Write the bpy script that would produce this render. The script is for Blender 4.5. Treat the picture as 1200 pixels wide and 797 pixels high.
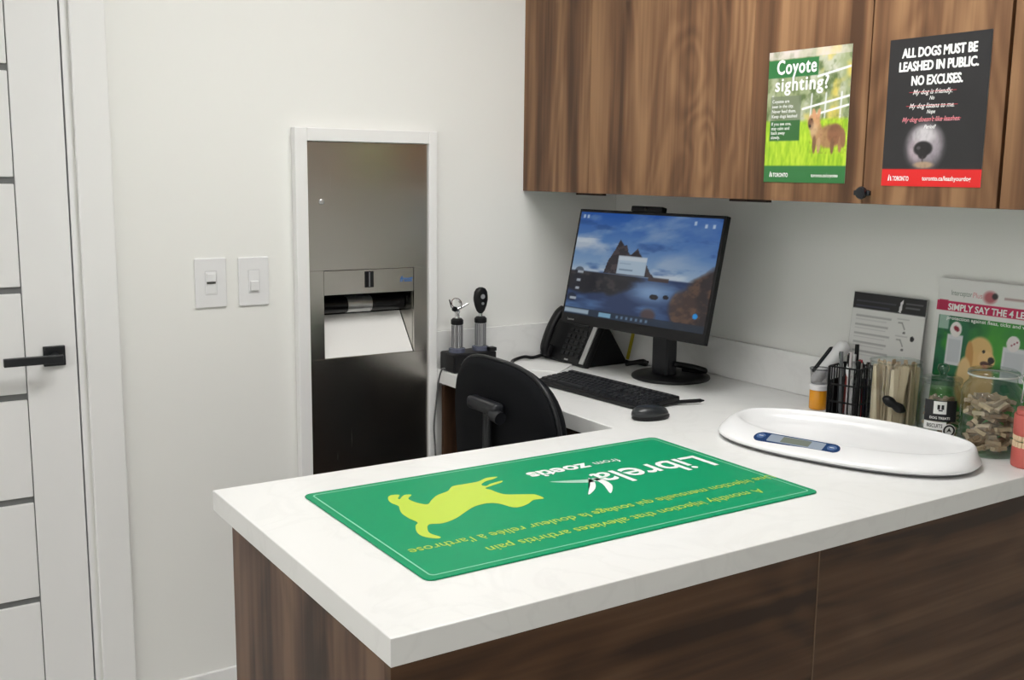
import bpy, bmesh, math, random
import numpy as np
from mathutils import Vector, Matrix

for o in list(bpy.data.objects): bpy.data.objects.remove(o)
scene = bpy.context.scene
COL = scene.collection
PI = math.pi

# ------------------------------------------------------------------ camera, world, exposure
CAM_POS = (-2.300, -2.8753, 1.5171)
YAW, PITCH, ROLL, FPX = 0.5781, -0.1592, 0.012, 1226.56
fw = Vector((math.sin(YAW)*math.cos(PITCH), math.cos(YAW)*math.cos(PITCH), math.sin(PITCH)))
rt = Vector((math.cos(YAW), -math.sin(YAW), 0)); up = rt.cross(fw)
rt2 = rt*math.cos(ROLL)+up*math.sin(ROLL); up2 = -rt*math.sin(ROLL)+up*math.cos(ROLL)
cam = bpy.data.objects.new('camera', bpy.data.cameras.new('camera')); COL.objects.link(cam)
M = Matrix((rt2, up2, -fw)).transposed().to_4x4(); M.translation = Vector(CAM_POS)
cam.matrix_world = M
cam.data.sensor_fit = 'HORIZONTAL'; cam.data.sensor_width = 36.0
cam.data.lens = 36.0*FPX/1200.0; cam.data.clip_start = 0.05
scene.camera = cam

world = bpy.data.worlds.new('room_world'); scene.world = world; world.use_nodes = True
world.node_tree.nodes['Background'].inputs[0].default_value = (0.8, 0.85, 0.9, 1)
world.node_tree.nodes['Background'].inputs[1].default_value = 0.3
scene.view_settings.view_transform = 'Standard'; scene.view_settings.look = 'None'
scene.view_settings.gamma = 1; scene.view_settings.use_curve_mapping = False
scene.view_settings.exposure = 0.0
scene.cycles.transparent_max_bounces = 48
LAMP_STRENGTH = 12.8
LAMPS = [(-1.1, -1.3, 1.2, 0.6), (-3.4, -3.4, 0.6, 0.6), (-5.4, -1.12, 1.2, 0.6), (-5.4, -3.4, 1.2, 0.6)]  # all but the first are added out of view to brighten the shade

# ------------------------------------------------------------------ helpers
def lin(c):
    return tuple((x/12.92 if x <= 0.04045 else ((x+0.055)/1.055)**2.4) for x in c)
def srgb(r, g, b): return lin((r/255, g/255, b/255))

MATS = {}
def mat(name, col=(0.5, 0.5, 0.5), rough=0.5, metal=0.0, spec=0.5, bump=0.0, bscale=200, var=0.0, vscale=6, coat=0.0):
    """plain procedural material: colour with a little noise variation and optional fine relief"""
    if name in MATS: return MATS[name]
    m = bpy.data.materials.new(name); m.use_nodes = True; MATS[name] = m
    nt = m.node_tree; p = nt.nodes['Principled BSDF']
    p.inputs['Base Color'].default_value = (*col, 1); p.inputs['Roughness'].default_value = rough
    p.inputs['Metallic'].default_value = metal; p.inputs['Specular IOR Level'].default_value = spec
    p.inputs['Coat Weight'].default_value = coat
    geo = nt.nodes.new('ShaderNodeNewGeometry')
    if var > 0:
        n = nt.nodes.new('ShaderNodeTexNoise'); n.inputs['Scale'].default_value = vscale; n.inputs['Detail'].default_value = 5
        nt.links.new(geo.outputs['Position'], n.inputs['Vector'])
        mx = nt.nodes.new('ShaderNodeMix'); mx.data_type = 'RGBA'
        mx.inputs[6].default_value = (*[c*(1-var) for c in col], 1); mx.inputs[7].default_value = (*[min(1, c*(1+var)) for c in col], 1)
        nt.links.new(n.outputs['Fac'], mx.inputs[0]); nt.links.new(mx.outputs[2], p.inputs['Base Color'])
    if bump > 0:
        n = nt.nodes.new('ShaderNodeTexNoise'); n.inputs['Scale'].default_value = bscale; n.inputs['Detail'].default_value = 3
        nt.links.new(geo.outputs['Position'], n.inputs['Vector'])
        b = nt.nodes.new('ShaderNodeBump'); b.inputs['Strength'].default_value = bump; b.inputs['Distance'].default_value = 0.001
        nt.links.new(n.outputs['Fac'], b.inputs['Height']); nt.links.new(b.outputs['Normal'], p.inputs['Normal'])
    return m

def wood(name, grain='z', across='y', dark=(0.075, 0.037, 0.020), mid=(0.165, 0.083, 0.042), light=(0.30, 0.165, 0.083), rough=0.42):
    m = bpy.data.materials.new(name); m.use_nodes = True; MATS[name] = m
    nt = m.node_tree; N = nt.nodes.new; L = nt.links.new; p = nt.nodes['Principled BSDF']
    geo = N('ShaderNodeNewGeometry'); sep = N('ShaderNodeSeparateXYZ'); L(geo.outputs['Position'], sep.inputs[0])
    oi = N('ShaderNodeObjectInfo')
    off = N('ShaderNodeMath'); off.operation = 'MULTIPLY'; off.inputs[1].default_value = 17.0; L(oi.outputs['Random'], off.inputs[0])
    com = N('ShaderNodeCombineXYZ')
    L(sep.outputs[across.upper()], com.inputs[0]); L(sep.outputs[grain.upper()], com.inputs[2]); L(off.outputs[0], com.inputs[1])
    def noise(sc, detail, dist=0.0):
        mp = N('ShaderNodeMapping'); mp.inputs['Scale'].default_value = sc; L(com.outputs[0], mp.inputs[0])
        n = N('ShaderNodeTexNoise'); n.inputs['Scale'].default_value = 1.0; n.inputs['Detail'].default_value = detail
        n.inputs['Distortion'].default_value = dist; L(mp.outputs[0], n.inputs['Vector']); return n.outputs['Fac']
    n1 = noise((9, 1, 0.55), 3, 0.5); n2 = noise((75, 1, 2.2), 4, 0.2); nl = noise((3.2, 1, 0.75), 2, 0.9); n3 = noise((26, 1, 0.8), 3, 0.4)
    ring = N('ShaderNodeMath'); ring.operation = 'MULTIPLY'; ring.inputs[1].default_value = 75; L(nl, ring.inputs[0])
    sn = N('ShaderNodeMath'); sn.operation = 'SINE'; L(ring.outputs[0], sn.inputs[0])
    def madd(a, w, b):
        x = N('ShaderNodeMath'); x.operation = 'MULTIPLY_ADD'; L(a, x.inputs[0]); x.inputs[1].default_value = w
        if isinstance(b, float): x.inputs[2].default_value = b
        else: L(b, x.inputs[2])
        return x.outputs[0]
    t = madd(n1, 1.35, -0.50); t = madd(n3, 0.45, t); t = madd(n2, 0.34, t); t = madd(sn.outputs[0], 0.05, t)
    r = N('ShaderNodeValToRGB'); L(t, r.inputs[0])
    e = r.color_ramp.elements
    e[0].position = 0.34; e[0].color = (*dark, 1); e[1].position = 0.80; e[1].color = (*light, 1)
    k = e.new(0.55); k.color = (*mid, 1)
    L(r.outputs[0], p.inputs['Base Color']); p.inputs['Roughness'].default_value = rough; p.inputs['Specular IOR Level'].default_value = 0.25
    b = N('ShaderNodeBump'); b.inputs['Strength'].default_value = 0.08; b.inputs['Distance'].default_value = 0.001
    L(n2, b.inputs['Height']); L(b.outputs[0], p.inputs['Normal'])
    return m

def emission(name, col, strength):
    m = bpy.data.materials.new(name); m.use_nodes = True; nt = m.node_tree
    p = nt.nodes['Principled BSDF']; p.inputs['Base Color'].default_value = (*col, 1)
    p.inputs['Emission Color'].default_value = (*col, 1); p.inputs['Emission Strength'].default_value = strength
    return m

def glass(name, tint=(1, 1, 1), trans=0.9, rough=0.03):
    """thin-walled clear glass: see-through with a fresnel reflection"""
    m = bpy.data.materials.new(name); m.use_nodes = True; nt = m.node_tree; N = nt.nodes.new; L = nt.links.new
    out = nt.nodes['Material Output']; nt.nodes.remove(nt.nodes['Principled BSDF'])
    tr = N('ShaderNodeBsdfTransparent'); tr.inputs[0].default_value = (*[c*trans for c in tint], 1)
    gl = N('ShaderNodeBsdfGlossy'); gl.inputs['Roughness'].default_value = rough; gl.inputs[0].default_value = (0.95, 0.97, 0.97, 1)
    lw = N('ShaderNodeLayerWeight'); lw.inputs[0].default_value = 0.5
    pw_ = N('ShaderNodeMath'); pw_.operation = 'POWER'; pw_.inputs[1].default_value = 4.0; L(lw.outputs['Facing'], pw_.inputs[0])
    fr = N('ShaderNodeMath'); fr.operation = 'MULTIPLY_ADD'; fr.inputs[1].default_value = 0.6; fr.inputs[2].default_value = 0.05; L(pw_.outputs[0], fr.inputs[0])
    mx = N('ShaderNodeMixShader'); L(fr.outputs[0], mx.inputs[0]); L(tr.outputs[0], mx.inputs[1]); L(gl.outputs[0], mx.inputs[2]); L(mx.outputs[0], out.inputs[0])
    return m

def print_mat(name, rough=0.45, emit=0.0):
    """flat print: colours come from the colour attribute 'ink' of the printed sheet"""
    m = bpy.data.materials.new(name); m.use_nodes = True; nt = m.node_tree; p = nt.nodes['Principled BSDF']
    a = nt.nodes.new('ShaderNodeAttribute'); a.attribute_name = 'ink'
    if emit > 0:
        p.inputs['Base Color'].default_value = (0.01, 0.01, 0.012, 1)
        nt.links.new(a.outputs['Color'], p.inputs['Emission Color']); p.inputs['Emission Strength'].default_value = emit; p.inputs['Specular IOR Level'].default_value = 0.15
    else: nt.links.new(a.outputs['Color'], p.inputs['Base Color'])
    p.inputs['Roughness'].default_value = rough
    return m

def link(name, me, m, parent=None, smooth=False):
    if m is not None: me.materials.append(m)
    if smooth:
        me.polygons.foreach_set('use_smooth', [True]*len(me.polygons))
    o = bpy.data.objects.new(name, me); COL.objects.link(o)
    if parent is not None: o.parent = parent
    return o
def obj(name, bm, m, parent=None, smooth=False, auto=None):
    bmesh.ops.recalc_face_normals(bm, faces=bm.faces)
    me = bpy.data.meshes.new(name); bm.to_mesh(me); bm.free()
    o = link(name, me, m, parent, smooth or auto is not None)
    if auto is not None: me.set_sharp_from_angle(angle=math.radians(auto))
    return o
def thing(name, label, cat, loc=(0, 0, 0), rotz=0.0, group=None, kind=None):
    o = bpy.data.objects.new(name, None); COL.objects.link(o); o.empty_display_size = 0.05
    o.location = loc; o.rotation_euler = (0, 0, rotz); tag(o, label, cat, group, kind); return o
def tag(o, label, cat, group=None, kind=None):
    o['label'] = label; o['category'] = cat
    if group: o['group'] = group
    if kind: o['kind'] = kind
    return o
def struct(o, label=None, cat=None):
    o['kind'] = 'structure'
    if label: o['label'] = label; o['category'] = cat
    return o

def merge(bm, t, mtx=None):
    if mtx is not None: t.transform(mtx)
    me = bpy.data.meshes.new('tmp'); t.to_mesh(me); t.free(); bm.from_mesh(me); bpy.data.meshes.remove(me)
def new(): return bmesh.new()
def box(bm, x0, x1, y0, y1, z0, z1, bev=0.0, seg=2, mtx=None):
    t = bmesh.new(); bmesh.ops.create_cube(t, size=1.0)
    t.transform(Matrix.Translation(((x0+x1)/2, (y0+y1)/2, (z0+z1)/2)) @ Matrix.Diagonal((abs(x1-x0), abs(y1-y0), abs(z1-z0), 1)))
    if bev > 0: bmesh.ops.bevel(t, geom=t.edges[:], offset=bev, segments=seg, profile=0.5, affect='EDGES', clamp_overlap=True)
    merge(bm, t, mtx); return bm
def prism(bm, pts, z0, z1, bev=0.0, seg=2, mtx=None):
    t = bmesh.new(); n = len(pts)
    a = [t.verts.new((x, y, z0)) for x, y in pts]; b = [t.verts.new((x, y, z1)) for x, y in pts]
    t.faces.new(a[::-1]); top = t.faces.new(b)
    for i in range(n): t.faces.new((a[i], a[(i+1) % n], b[(i+1) % n], b[i]))
    bmesh.ops.recalc_face_normals(t, faces=t.faces)
    if bev > 0:
        ed = [e for e in t.edges if abs(e.verts[0].co.z-e.verts[1].co.z) < 1e-7]
        bmesh.ops.bevel(t, geom=ed, offset=bev, segments=seg, profile=0.5, affect='EDGES', clamp_overlap=True)
    merge(bm, t, mtx); return bm
def rrect(w, h, r, n=6, cx=0, cy=0):
    pts = []
    for sx, sy, a0 in ((1, 1, 0), (-1, 1, 90), (-1, -1, 180), (1, -1, 270)):
        for i in range(n+1):
            a = math.radians(a0+90*i/n); pts.append((cx+sx*(w/2-r)+r*math.cos(a), cy+sy*(h/2-r)+r*math.sin(a)))
    return pts
def lathe(bm, prof, seg=32, c=(0, 0, 0), mtx=None, closed=False):
    t = bmesh.new(); rings = []
    for r, z in prof:
        if r < 1e-6: rings.append([t.verts.new((c[0], c[1], c[2]+z))])
        else: rings.append([t.verts.new((c[0]+r*math.cos(2*PI*i/seg), c[1]+r*math.sin(2*PI*i/seg), c[2]+z)) for i in range(seg)])
    idx = list(range(len(rings)-1))
    pairs = [(rings[i], rings[i+1]) for i in idx]
    if closed: pairs.append((rings[-1], rings[0]))
    for A, B in pairs:
        for i in range(seg):
            j = (i+1) % seg
            if len(A) == 1 and len(B) == 1: continue
            if len(A) == 1: t.faces.new((A[0], B[j], B[i]))
            elif len(B) == 1: t.faces.new((A[i], A[j], B[0]))
            else: t.faces.new((A[i], A[j], B[j], B[i]))
    merge(bm, t, mtx); return bm
def spline(pts, n=8):
    P = [Vector(p) for p in pts]; P = [P[0]*2-P[1]]+P+[P[-1]*2-P[-2]]; out = []
    for i in range(1, len(P)-2):
        for k in range(n):
            t = k/n; a, b, c, d = P[i-1], P[i], P[i+1], P[i+2]
            out.append(0.5*((2*b)+(c-a)*t+(2*a-5*b+4*c-d)*t*t+(-a+3*b-3*c+d)*t**3))
    out.append(P[-2]); return out
def tube(bm, pts, r, seg=8, mtx=None, radii=None, flat=1.0, flatdir=None):
    t = bmesh.new(); P = [Vector(p) for p in pts]; rings = []; prev = None
    for i, p in enumerate(P):
        d = (P[min(i+1, len(P)-1)]-P[max(i-1, 0)]).normalized()
        ref = Vector(flatdir) if flatdir else (prev if prev is not None else (Vector((0, 0, 1)) if abs(d.z) < 0.9 else Vector((1, 0, 0))))
        a = (ref-d*ref.dot(d)).normalized(); b = d.cross(a); prev = a
        rr = radii[i] if radii else r
        rings.append([t.verts.new(p+a*rr*flat*math.cos(2*PI*k/seg)+b*rr*math.sin(2*PI*k/seg)) for k in range(seg)])
    for A, B in zip(rings, rings[1:]):
        for k in range(seg): t.faces.new((A[k], A[(k+1) % seg], B[(k+1) % seg], B[k]))
    t.faces.new(rings[0][::-1]); t.faces.new(rings[-1])
    merge(bm, t, mtx); return bm
def loft(bm, rings, cap=True, mtx=None):
    t = bmesh.new(); R = [[t.verts.new(p) for p in r] for r in rings]; n = len(R[0])
    for A, B in zip(R, R[1:]):
        for k in range(n): t.faces.new((A[k], A[(k+1) % n], B[(k+1) % n], B[k]))
    if cap: t.faces.new(R[0][::-1]); t.faces.new(R[-1])
    merge(bm, t, mtx); return bm

def frame_mtx(origin, right, upv):
    r = Vector(right).normalized(); u = Vector(upv); u = (u-r*u.dot(r)).normalized(); n = r.cross(u)
    m = Matrix((r, u, n)).transposed().to_4x4(); m.translation = Vector(origin); return m

def text_mesh(body, size, mtx, name, m, parent, align='LEFT', bold=0.0, shear=0.0, xscale=1.0, heavy=0.0, spacing=1.0, fit=None):
    """flat lettering; fit=(w) scales the text along x so that its width is w"""
    c = bpy.data.curves.new('t', 'FONT'); c.body = body; c.size = size; c.align_x = 'LEFT'
    c.offset = bold*size; c.shear = shear; c.space_character = spacing; c.resolution_u = 3; c.fill_mode = 'FRONT'
    o = bpy.data.objects.new('t', c); COL.objects.link(o)
    bpy.context.view_layer.update()
    dg = bpy.context.evaluated_depsgraph_get(); me = bpy.data.meshes.new_from_object(o.evaluated_get(dg))
    bpy.data.objects.remove(o); bpy.data.curves.remove(c)
    n = len(me.vertices); co = np.empty(n*3, np.float32); me.vertices.foreach_get('co', co); co = co.reshape(-1, 3)
    x0, x1 = co[:, 0].min(), co[:, 0].max(); w = x1-x0
    s = (fit/w) if fit else xscale
    co[:, 0] = (co[:, 0]-x0)*s
    if align == 'CENTER': co[:, 0] -= w*s/2
    if align == 'RIGHT': co[:, 0] -= w*s
    A = np.array(mtx); co = co @ A[:3, :3].T + A[:3, 3]
    me.vertices.foreach_set('co', co.astype(np.float32).ravel()); me.materials.clear(); me.name = name
    if heavy > 0:                                  # heavier strokes: the same letters once more, shifted a little each way
        b = bmesh.new(); sh = heavy*size; prev = Vector((0, 0, 0))
        for i, (dx, dy) in enumerate(((0, 0), (sh, 0), (-sh, 0), (0, sh*.7), (0, -sh*.7))):
            d = mtx.to_3x3() @ Vector((dx, dy, 0.00003*i)); me.transform(Matrix.Translation(d-prev)); prev = d; b.from_mesh(me)
        b.to_mesh(me); b.free()
    return link(name, me, m, parent)

RNG = np.random.default_rng(5)
_TAB = RNG.random((64, 64))
def vnoise(x, y):
    xi = np.floor(x).astype(int); yi = np.floor(y).astype(int); fx = x-xi; fy = y-yi
    fx = fx*fx*(3-2*fx); fy = fy*fy*(3-2*fy); g = lambda a, b: _TAB[a % 64, b % 64]
    return (g(xi, yi)*(1-fx)+g(xi+1, yi)*fx)*(1-fy)+(g(xi, yi+1)*(1-fx)+g(xi+1, yi+1)*fx)*fy
def fbm(x, y, o=4):
    s = 0; a = 0.5
    for k in range(o): s = s+a*vnoise(x*2**k+13*k, y*2**k+7*k); a *= 0.5
    return s/(1-0.5**o)
class Paint:
    """colour sheet: u 0..1 to the right, v 0..1 upward, colours as 0..255 sRGB"""
    def __init__(s, nx, ny, base, aspect=1.0):
        s.nx, s.ny = nx, ny
        s.u, s.v = np.meshgrid(np.linspace(0, 1, nx), np.linspace(0, 1, ny)); s.c = np.empty((ny, nx, 3)); s.c[:] = base
    def mix(s, mask, col):
        m = np.clip(mask, 0, 1)[..., None]; s.c = s.c*(1-m)+np.asarray(col, float)*m
    def soft(s, d, w=0.01): return np.clip(0.5-d/w, 0, 1)
    def rect(s, u0, u1, v0, v1, col, a=1.0, w=0.006):
        d = np.maximum(np.maximum(u0-s.u, s.u-u1), np.maximum(v0-s.v, s.v-v1)); s.mix(a*s.soft(d, w), col)
    def ell(s, cu, cv, ru, rv, col, a=1.0, w=0.15, rot=0.0):
        x = s.u-cu; y = s.v-cv; c, sn = math.cos(rot), math.sin(rot); X = (x*c+y*sn)/ru; Y = (-x*sn+y*c)/rv
        s.mix(a*s.soft(np.sqrt(X*X+Y*Y)-1, w), col)
    def poly(s, pts, col, a=1.0):
        ins = np.zeros(s.u.shape, bool); n = len(pts)
        for i in range(n):
            (x0, y0), (x1, y1) = pts[i], pts[(i+1) % n]
            if y0 == y1: continue
            c = ((y0 > s.v) != (y1 > s.v)) & (s.u < (x1-x0)*(s.v-y0)/(y1-y0)+x0); ins ^= c
        s.mix(a*ins, col)
    def line(s, u0, v0, u1, v1, w, col, a=1.0):
        dx, dy = u1-u0, v1-v0; t = np.clip(((s.u-u0)*dx+(s.v-v0)*dy)/(dx*dx+dy*dy), 0, 1)
        s.mix(a*s.soft(np.hypot(s.u-u0-t*dx, s.v-v0-t*dy)-w/2, 0.006), col)
    def sheet(s, name, w, h, mtx, m, parent):
        """grid mesh w x h, lower left corner at the frame origin"""
        nx, ny = s.nx, s.ny; P = np.stack([s.u*w, s.v*h, 0*s.u], -1).reshape(-1, 3); A = np.array(mtx); P = P @ A[:3, :3].T+A[:3, 3]
        i = np.arange(ny-1)[:, None]*nx+np.arange(nx-1)[None]; F = np.stack([i, i+1, i+nx+1, i+nx], -1).reshape(-1, 4)
        me = bpy.data.meshes.new(name); me.vertices.add(len(P)); me.vertices.foreach_set('co', P.astype(np.float32).ravel())
        me.loops.add(F.size); me.loops.foreach_set('vertex_index', F.astype(np.int32).ravel())
        me.polygons.add(len(F)); me.polygons.foreach_set('loop_start', np.arange(0, F.size, 4, dtype=np.int32))
        me.update(calc_edges=True)
        a = me.color_attributes.new('ink', 'FLOAT_COLOR', 'POINT'); x = np.clip(s.c/255, 0, 1).reshape(-1, 3)
        l = np.where(x <= 0.04045, x/12.92, ((x+0.055)/1.055)**2.4); col = np.concatenate([l, np.ones((len(l), 1))], 1)
        a.data.foreach_set('color', col.astype(np.float32).ravel())
        return link(name, me, m, parent)

# ------------------------------------------------------------------ materials
WALL = mat("wall_paint", (0.85, 0.85, 0.825), 0.55, bump=0.05, bscale=350)
TRIMW = mat('trim_paint', (0.86, 0.86, 0.855), 0.35)
DOORW = mat('door_white', (0.85, 0.85, 0.85), 0.4)
CEIL = mat("ceiling_paint", (0.86, 0.86, 0.85), 0.8)
FLOOR = mat("vinyl_floor", (0.52, 0.51, 0.49), 0.4, var=0.12, vscale=9)
BLACK = mat('black_plastic', (0.006, 0.006, 0.007), 0.42, spec=0.28)
BLACKM = mat('black_metal', (0.01, 0.011, 0.014), 0.35, spec=0.5)
BLACKG = mat('black_gloss', (0.008, 0.009, 0.012), 0.18)
FABRIC = mat('black_fabric', (0.004, 0.0045, 0.006), 0.8, spec=0.15, bump=0.3, bscale=900)
CHARC = mat('charcoal_plastic', (0.014, 0.015, 0.018), 0.4, spec=0.3)
GREYP = mat('grey_plastic', (0.18, 0.18, 0.19), 0.4)
SILVER = mat('silver_plastic', (0.5, 0.5, 0.5), 0.3, metal=0.7)
CHROME = mat('chrome', (0.75, 0.75, 0.77), 0.15, metal=1.0)
WHITEP = mat('white_plastic', (0.82, 0.82, 0.83), 0.3)
PAPER = mat('paper', (0.84, 0.84, 0.83), 0.7)
DARKGAP = mat('dark_gap', (0.015, 0.012, 0.01), 0.8)
SMOKE = mat('smoked_glass', (0.17, 0.175, 0.175), 0.2)
WALNUT = wood('walnut_vertical', 'z', 'y')
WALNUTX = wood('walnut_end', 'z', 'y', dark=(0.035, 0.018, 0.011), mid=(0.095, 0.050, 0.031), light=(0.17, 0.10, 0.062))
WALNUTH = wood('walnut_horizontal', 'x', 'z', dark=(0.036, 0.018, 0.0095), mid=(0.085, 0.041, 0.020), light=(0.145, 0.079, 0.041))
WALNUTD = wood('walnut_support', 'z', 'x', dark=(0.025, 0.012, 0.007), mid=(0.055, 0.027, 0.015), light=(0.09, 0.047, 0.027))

def quartz():
    m = bpy.data.materials.new('white_quartz'); m.use_nodes = True; nt = m.node_tree; N = nt.nodes.new; L = nt.links.new; p = nt.nodes['Principled BSDF']
    g = N('ShaderNodeNewGeometry'); n = N('ShaderNodeTexNoise'); n.inputs['Scale'].default_value = 5; n.inputs['Detail'].default_value = 8; n.inputs['Distortion'].default_value = 1.2
    L(g.outputs['Position'], n.inputs['Vector']); r = N('ShaderNodeValToRGB'); L(n.outputs['Fac'], r.inputs[0]); e = r.color_ramp.elements
    e[0].position = 0.46; e[0].color = (0.84, 0.84, 0.83, 1); e[1].position = 0.54; e[1].color = (0.84, 0.84, 0.83, 1); k = e.new(0.5); k.color = (0.812, 0.812, 0.802, 1)
    L(r.outputs[0], p.inputs['Base Color']); p.inputs['Roughness'].default_value = 0.28; return m
QUARTZ = quartz()
def steel():
    m = bpy.data.materials.new('brushed_steel'); m.use_nodes = True; nt = m.node_tree; N = nt.nodes.new; L = nt.links.new; p = nt.nodes['Principled BSDF']
    g = N('ShaderNodeNewGeometry'); mp = N('ShaderNodeMapping'); mp.inputs['Scale'].default_value = (500, 500, 5); L(g.outputs['Position'], mp.inputs[0])
    n = N('ShaderNodeTexNoise'); n.inputs['Scale'].default_value = 1; n.inputs['Detail'].default_value = 3; L(mp.outputs[0], n.inputs['Vector'])
    r = N('ShaderNodeMapRange'); r.inputs['To Min'].default_value = 0.2; r.inputs['To Max'].default_value = 0.3; L(n.outputs['Fac'], r.inputs[0]); L(r.outputs[0], p.inputs['Roughness'])
    b = N('ShaderNodeBump'); b.inputs['Strength'].default_value = 0.03; b.inputs['Distance'].default_value = 0.0005; L(n.outputs['Fac'], b.inputs['Height']); L(b.outputs[0], p.inputs['Normal'])
    p.inputs['Metallic'].default_value = 1; p.inputs['Base Color'].default_value = (0.52, 0.50, 0.47, 1); return m
STEEL = steel()
GLASS = glass('clear_glass', (0.95, 0.985, 0.97), 0.93)
ACRYL = glass('clear_acrylic', (0.97, 0.97, 0.97), 0.93)
AMBER = glass('amber_plastic', (0.95, 0.42, 0.05), 0.9, 0.1)
FROST = glass('frosted_plastic', (0.85, 0.85, 0.86), 0.85, 0.2)

# ------------------------------------------------------------------ structure
XL, YN, YF, ZT, ZC = -1.713, -1.688, -0.918, 0.9, 0.858   # counter: end, near edge, chair-side edge, top, underside
XD = -0.7225                                              # desk front edge
ROOM_X0, ROOM_Y0, ROOM_H = -6.4, -4.5, 2.62
bm = new(); box(bm, ROOM_X0-0.1, 0.1, ROOM_Y0-0.1, 0.12, -0.1, 0); struct(obj('floor', bm, FLOOR))
bm = new(); box(bm, ROOM_X0-0.1, 0.1, ROOM_Y0-0.1, 0.12, ROOM_H, ROOM_H+0.1); struct(obj('ceiling', bm, CEIL))
# back wall with openings for the door and the recessed dispenser
DX0, DX1, DZ = -2.575, -1.765, 2.06
PX0, PX1, PZ0, PZ1 = -1.144, -0.751, 0.30, 1.598
xs = [ROOM_X0-0.1, DX0, DX1, PX0, PX1, 0.1]; zs = [0, PZ0, PZ1, DZ, ROOM_H]
t = bmesh.new(); V = {}
def vv(x, y, z):
    k = (round(x, 4), round(y, 4), round(z, 4))
    if k not in V: V[k] = t.verts.new(k)
    return V[k]
solid = lambda i, j: 0 <= i < 5 and 0 <= j < 4 and not ((i == 1 and j < 3) or (i == 3 and j in (1, 2) and j == 1))
for i in range(5):
    for j in range(4):
        if not solid(i, j): continue
        a, b, c, d = xs[i], xs[i+1], zs[j], zs[j+1]
        t.faces.new((vv(a, 0, c), vv(b, 0, c), vv(b, 0, d), vv(a, 0, d))); t.faces.new((vv(a, .12, d), vv(b, .12, d), vv(b, .12, c), vv(a, .12, c)))
        if not solid(i-1, j): t.faces.new((vv(a, 0, d), vv(a, .12, d), vv(a, .12, c), vv(a, 0, c)))
        if not solid(i+1, j): t.faces.new((vv(b, 0, c), vv(b, .12, c), vv(b, .12, d), vv(b, 0, d)))
        if not solid(i, j-1): t.faces.new((vv(a, 0, c), vv(a, .12, c), vv(b, .12, c), vv(b, 0, c)))
        if not solid(i, j+1): t.faces.new((vv(b, 0, d), vv(b, .12, d), vv(a, .12, d), vv(a, 0, d)))
struct(obj('wall_back', t, WALL))
bm = new(); box(bm, 0, 0.1, ROOM_Y0-0.1, 0, 0, ROOM_H); struct(obj('wall_right', bm, WALL))
bm = new(); box(bm, ROOM_X0-0.1, ROOM_X0, ROOM_Y0, 0, 0, ROOM_H); struct(obj('wall_left', bm, WALL))
bm = new(); box(bm, ROOM_X0, 0, ROOM_Y0-0.1, ROOM_Y0, 0, ROOM_H); struct(obj('wall_front', bm, WALL))
bm = new(); box(bm, -1.672, -0.73, -0.012, 0, 0, 0.066, 0.003); struct(obj('baseboard_back', bm, TRIMW))
# door, frame and casing
d = bpy.data.objects.new('door_1', None); COL.objects.link(d); struct(d, 'white panelled door with dark glass strips and a black lever handle', 'door')
bm = new(); box(bm, -1.902, -1.7805, 0.004, 0.044, 0.01, 2.045, 0.002); obj('stile', bm, DOORW, d)
bm = new(); box(bm, -2.560, -2.440, 0.004, 0.044, 0.01, 2.045, 0.002); obj('stile', bm, DOORW, d)
zb = [0.108+0.2747*k for k in range(8)]
bme = None
for k in range(8):
    lo = 0.01 if k == 0 else zb[k-1]+0.0085; hi = zb[k]-0.0085 if k < 7 else 2.045
    if k == 7: hi = 2.045
    bm = new(); box(bm, -2.4385, -1.9045, 0.0055, 0.043, lo, hi, 0.0025); obj('panel', bm, DOORW, d)
for k in range(7):
    bm = new(); box(bm, -2.4385, -1.9045, 0.012, 0.036, zb[k]-0.0083, zb[k]+0.0083); obj('glass_strip', bm, SMOKE, d)
bm = new(); box(bm, -1.9045, -1.902, 0.012, 0.036, 0.012, 2.04); box(bm, -2.44, -2.4385, 0.012, 0.036, 0.012, 2.04); obj('groove', bm, GREYP, d)
h = obj('handle', box(new(), -1.862, -1.809, -0.006, 0.004, 1.008, 1.060, 0.002), BLACKM, d)
bm = new(); tube(bm, [(-1.836, -0.004, 1.034), (-1.836, -0.05, 1.034)], 0.010, 16); obj('spindle', bm, BLACKM, h, auto=40)
bm = new(); box(bm, -1.962, -1.823, -0.062, -0.047, 1.0235, 1.0445, 0.002); obj('lever', bm, BLACKM, h)
bm = new()
box(bm, -1.777, DX1, -0.001, 0.12, 0, 2.0495); box(bm, DX0, -2.563, -0.001, 0.12, 0, 2.0495); box(bm, DX0, DX1, -0.001, 0.12, 2.0495, DZ)
struct(obj('trim_1', bm, TRIMW))
bm = new()
box(bm, -1.759, -1.673, -0.016, -0.0005, 0, 2.15, 0.003); box(bm, -2.667, -2.581, -0.016, -0.0005, 0, 2.15, 0.003); box(bm, -2.581, -1.759, -0.016, -0.0005, 2.065, 2.15, 0.003)
struct(obj('trim_2', bm, TRIMW))
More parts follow.
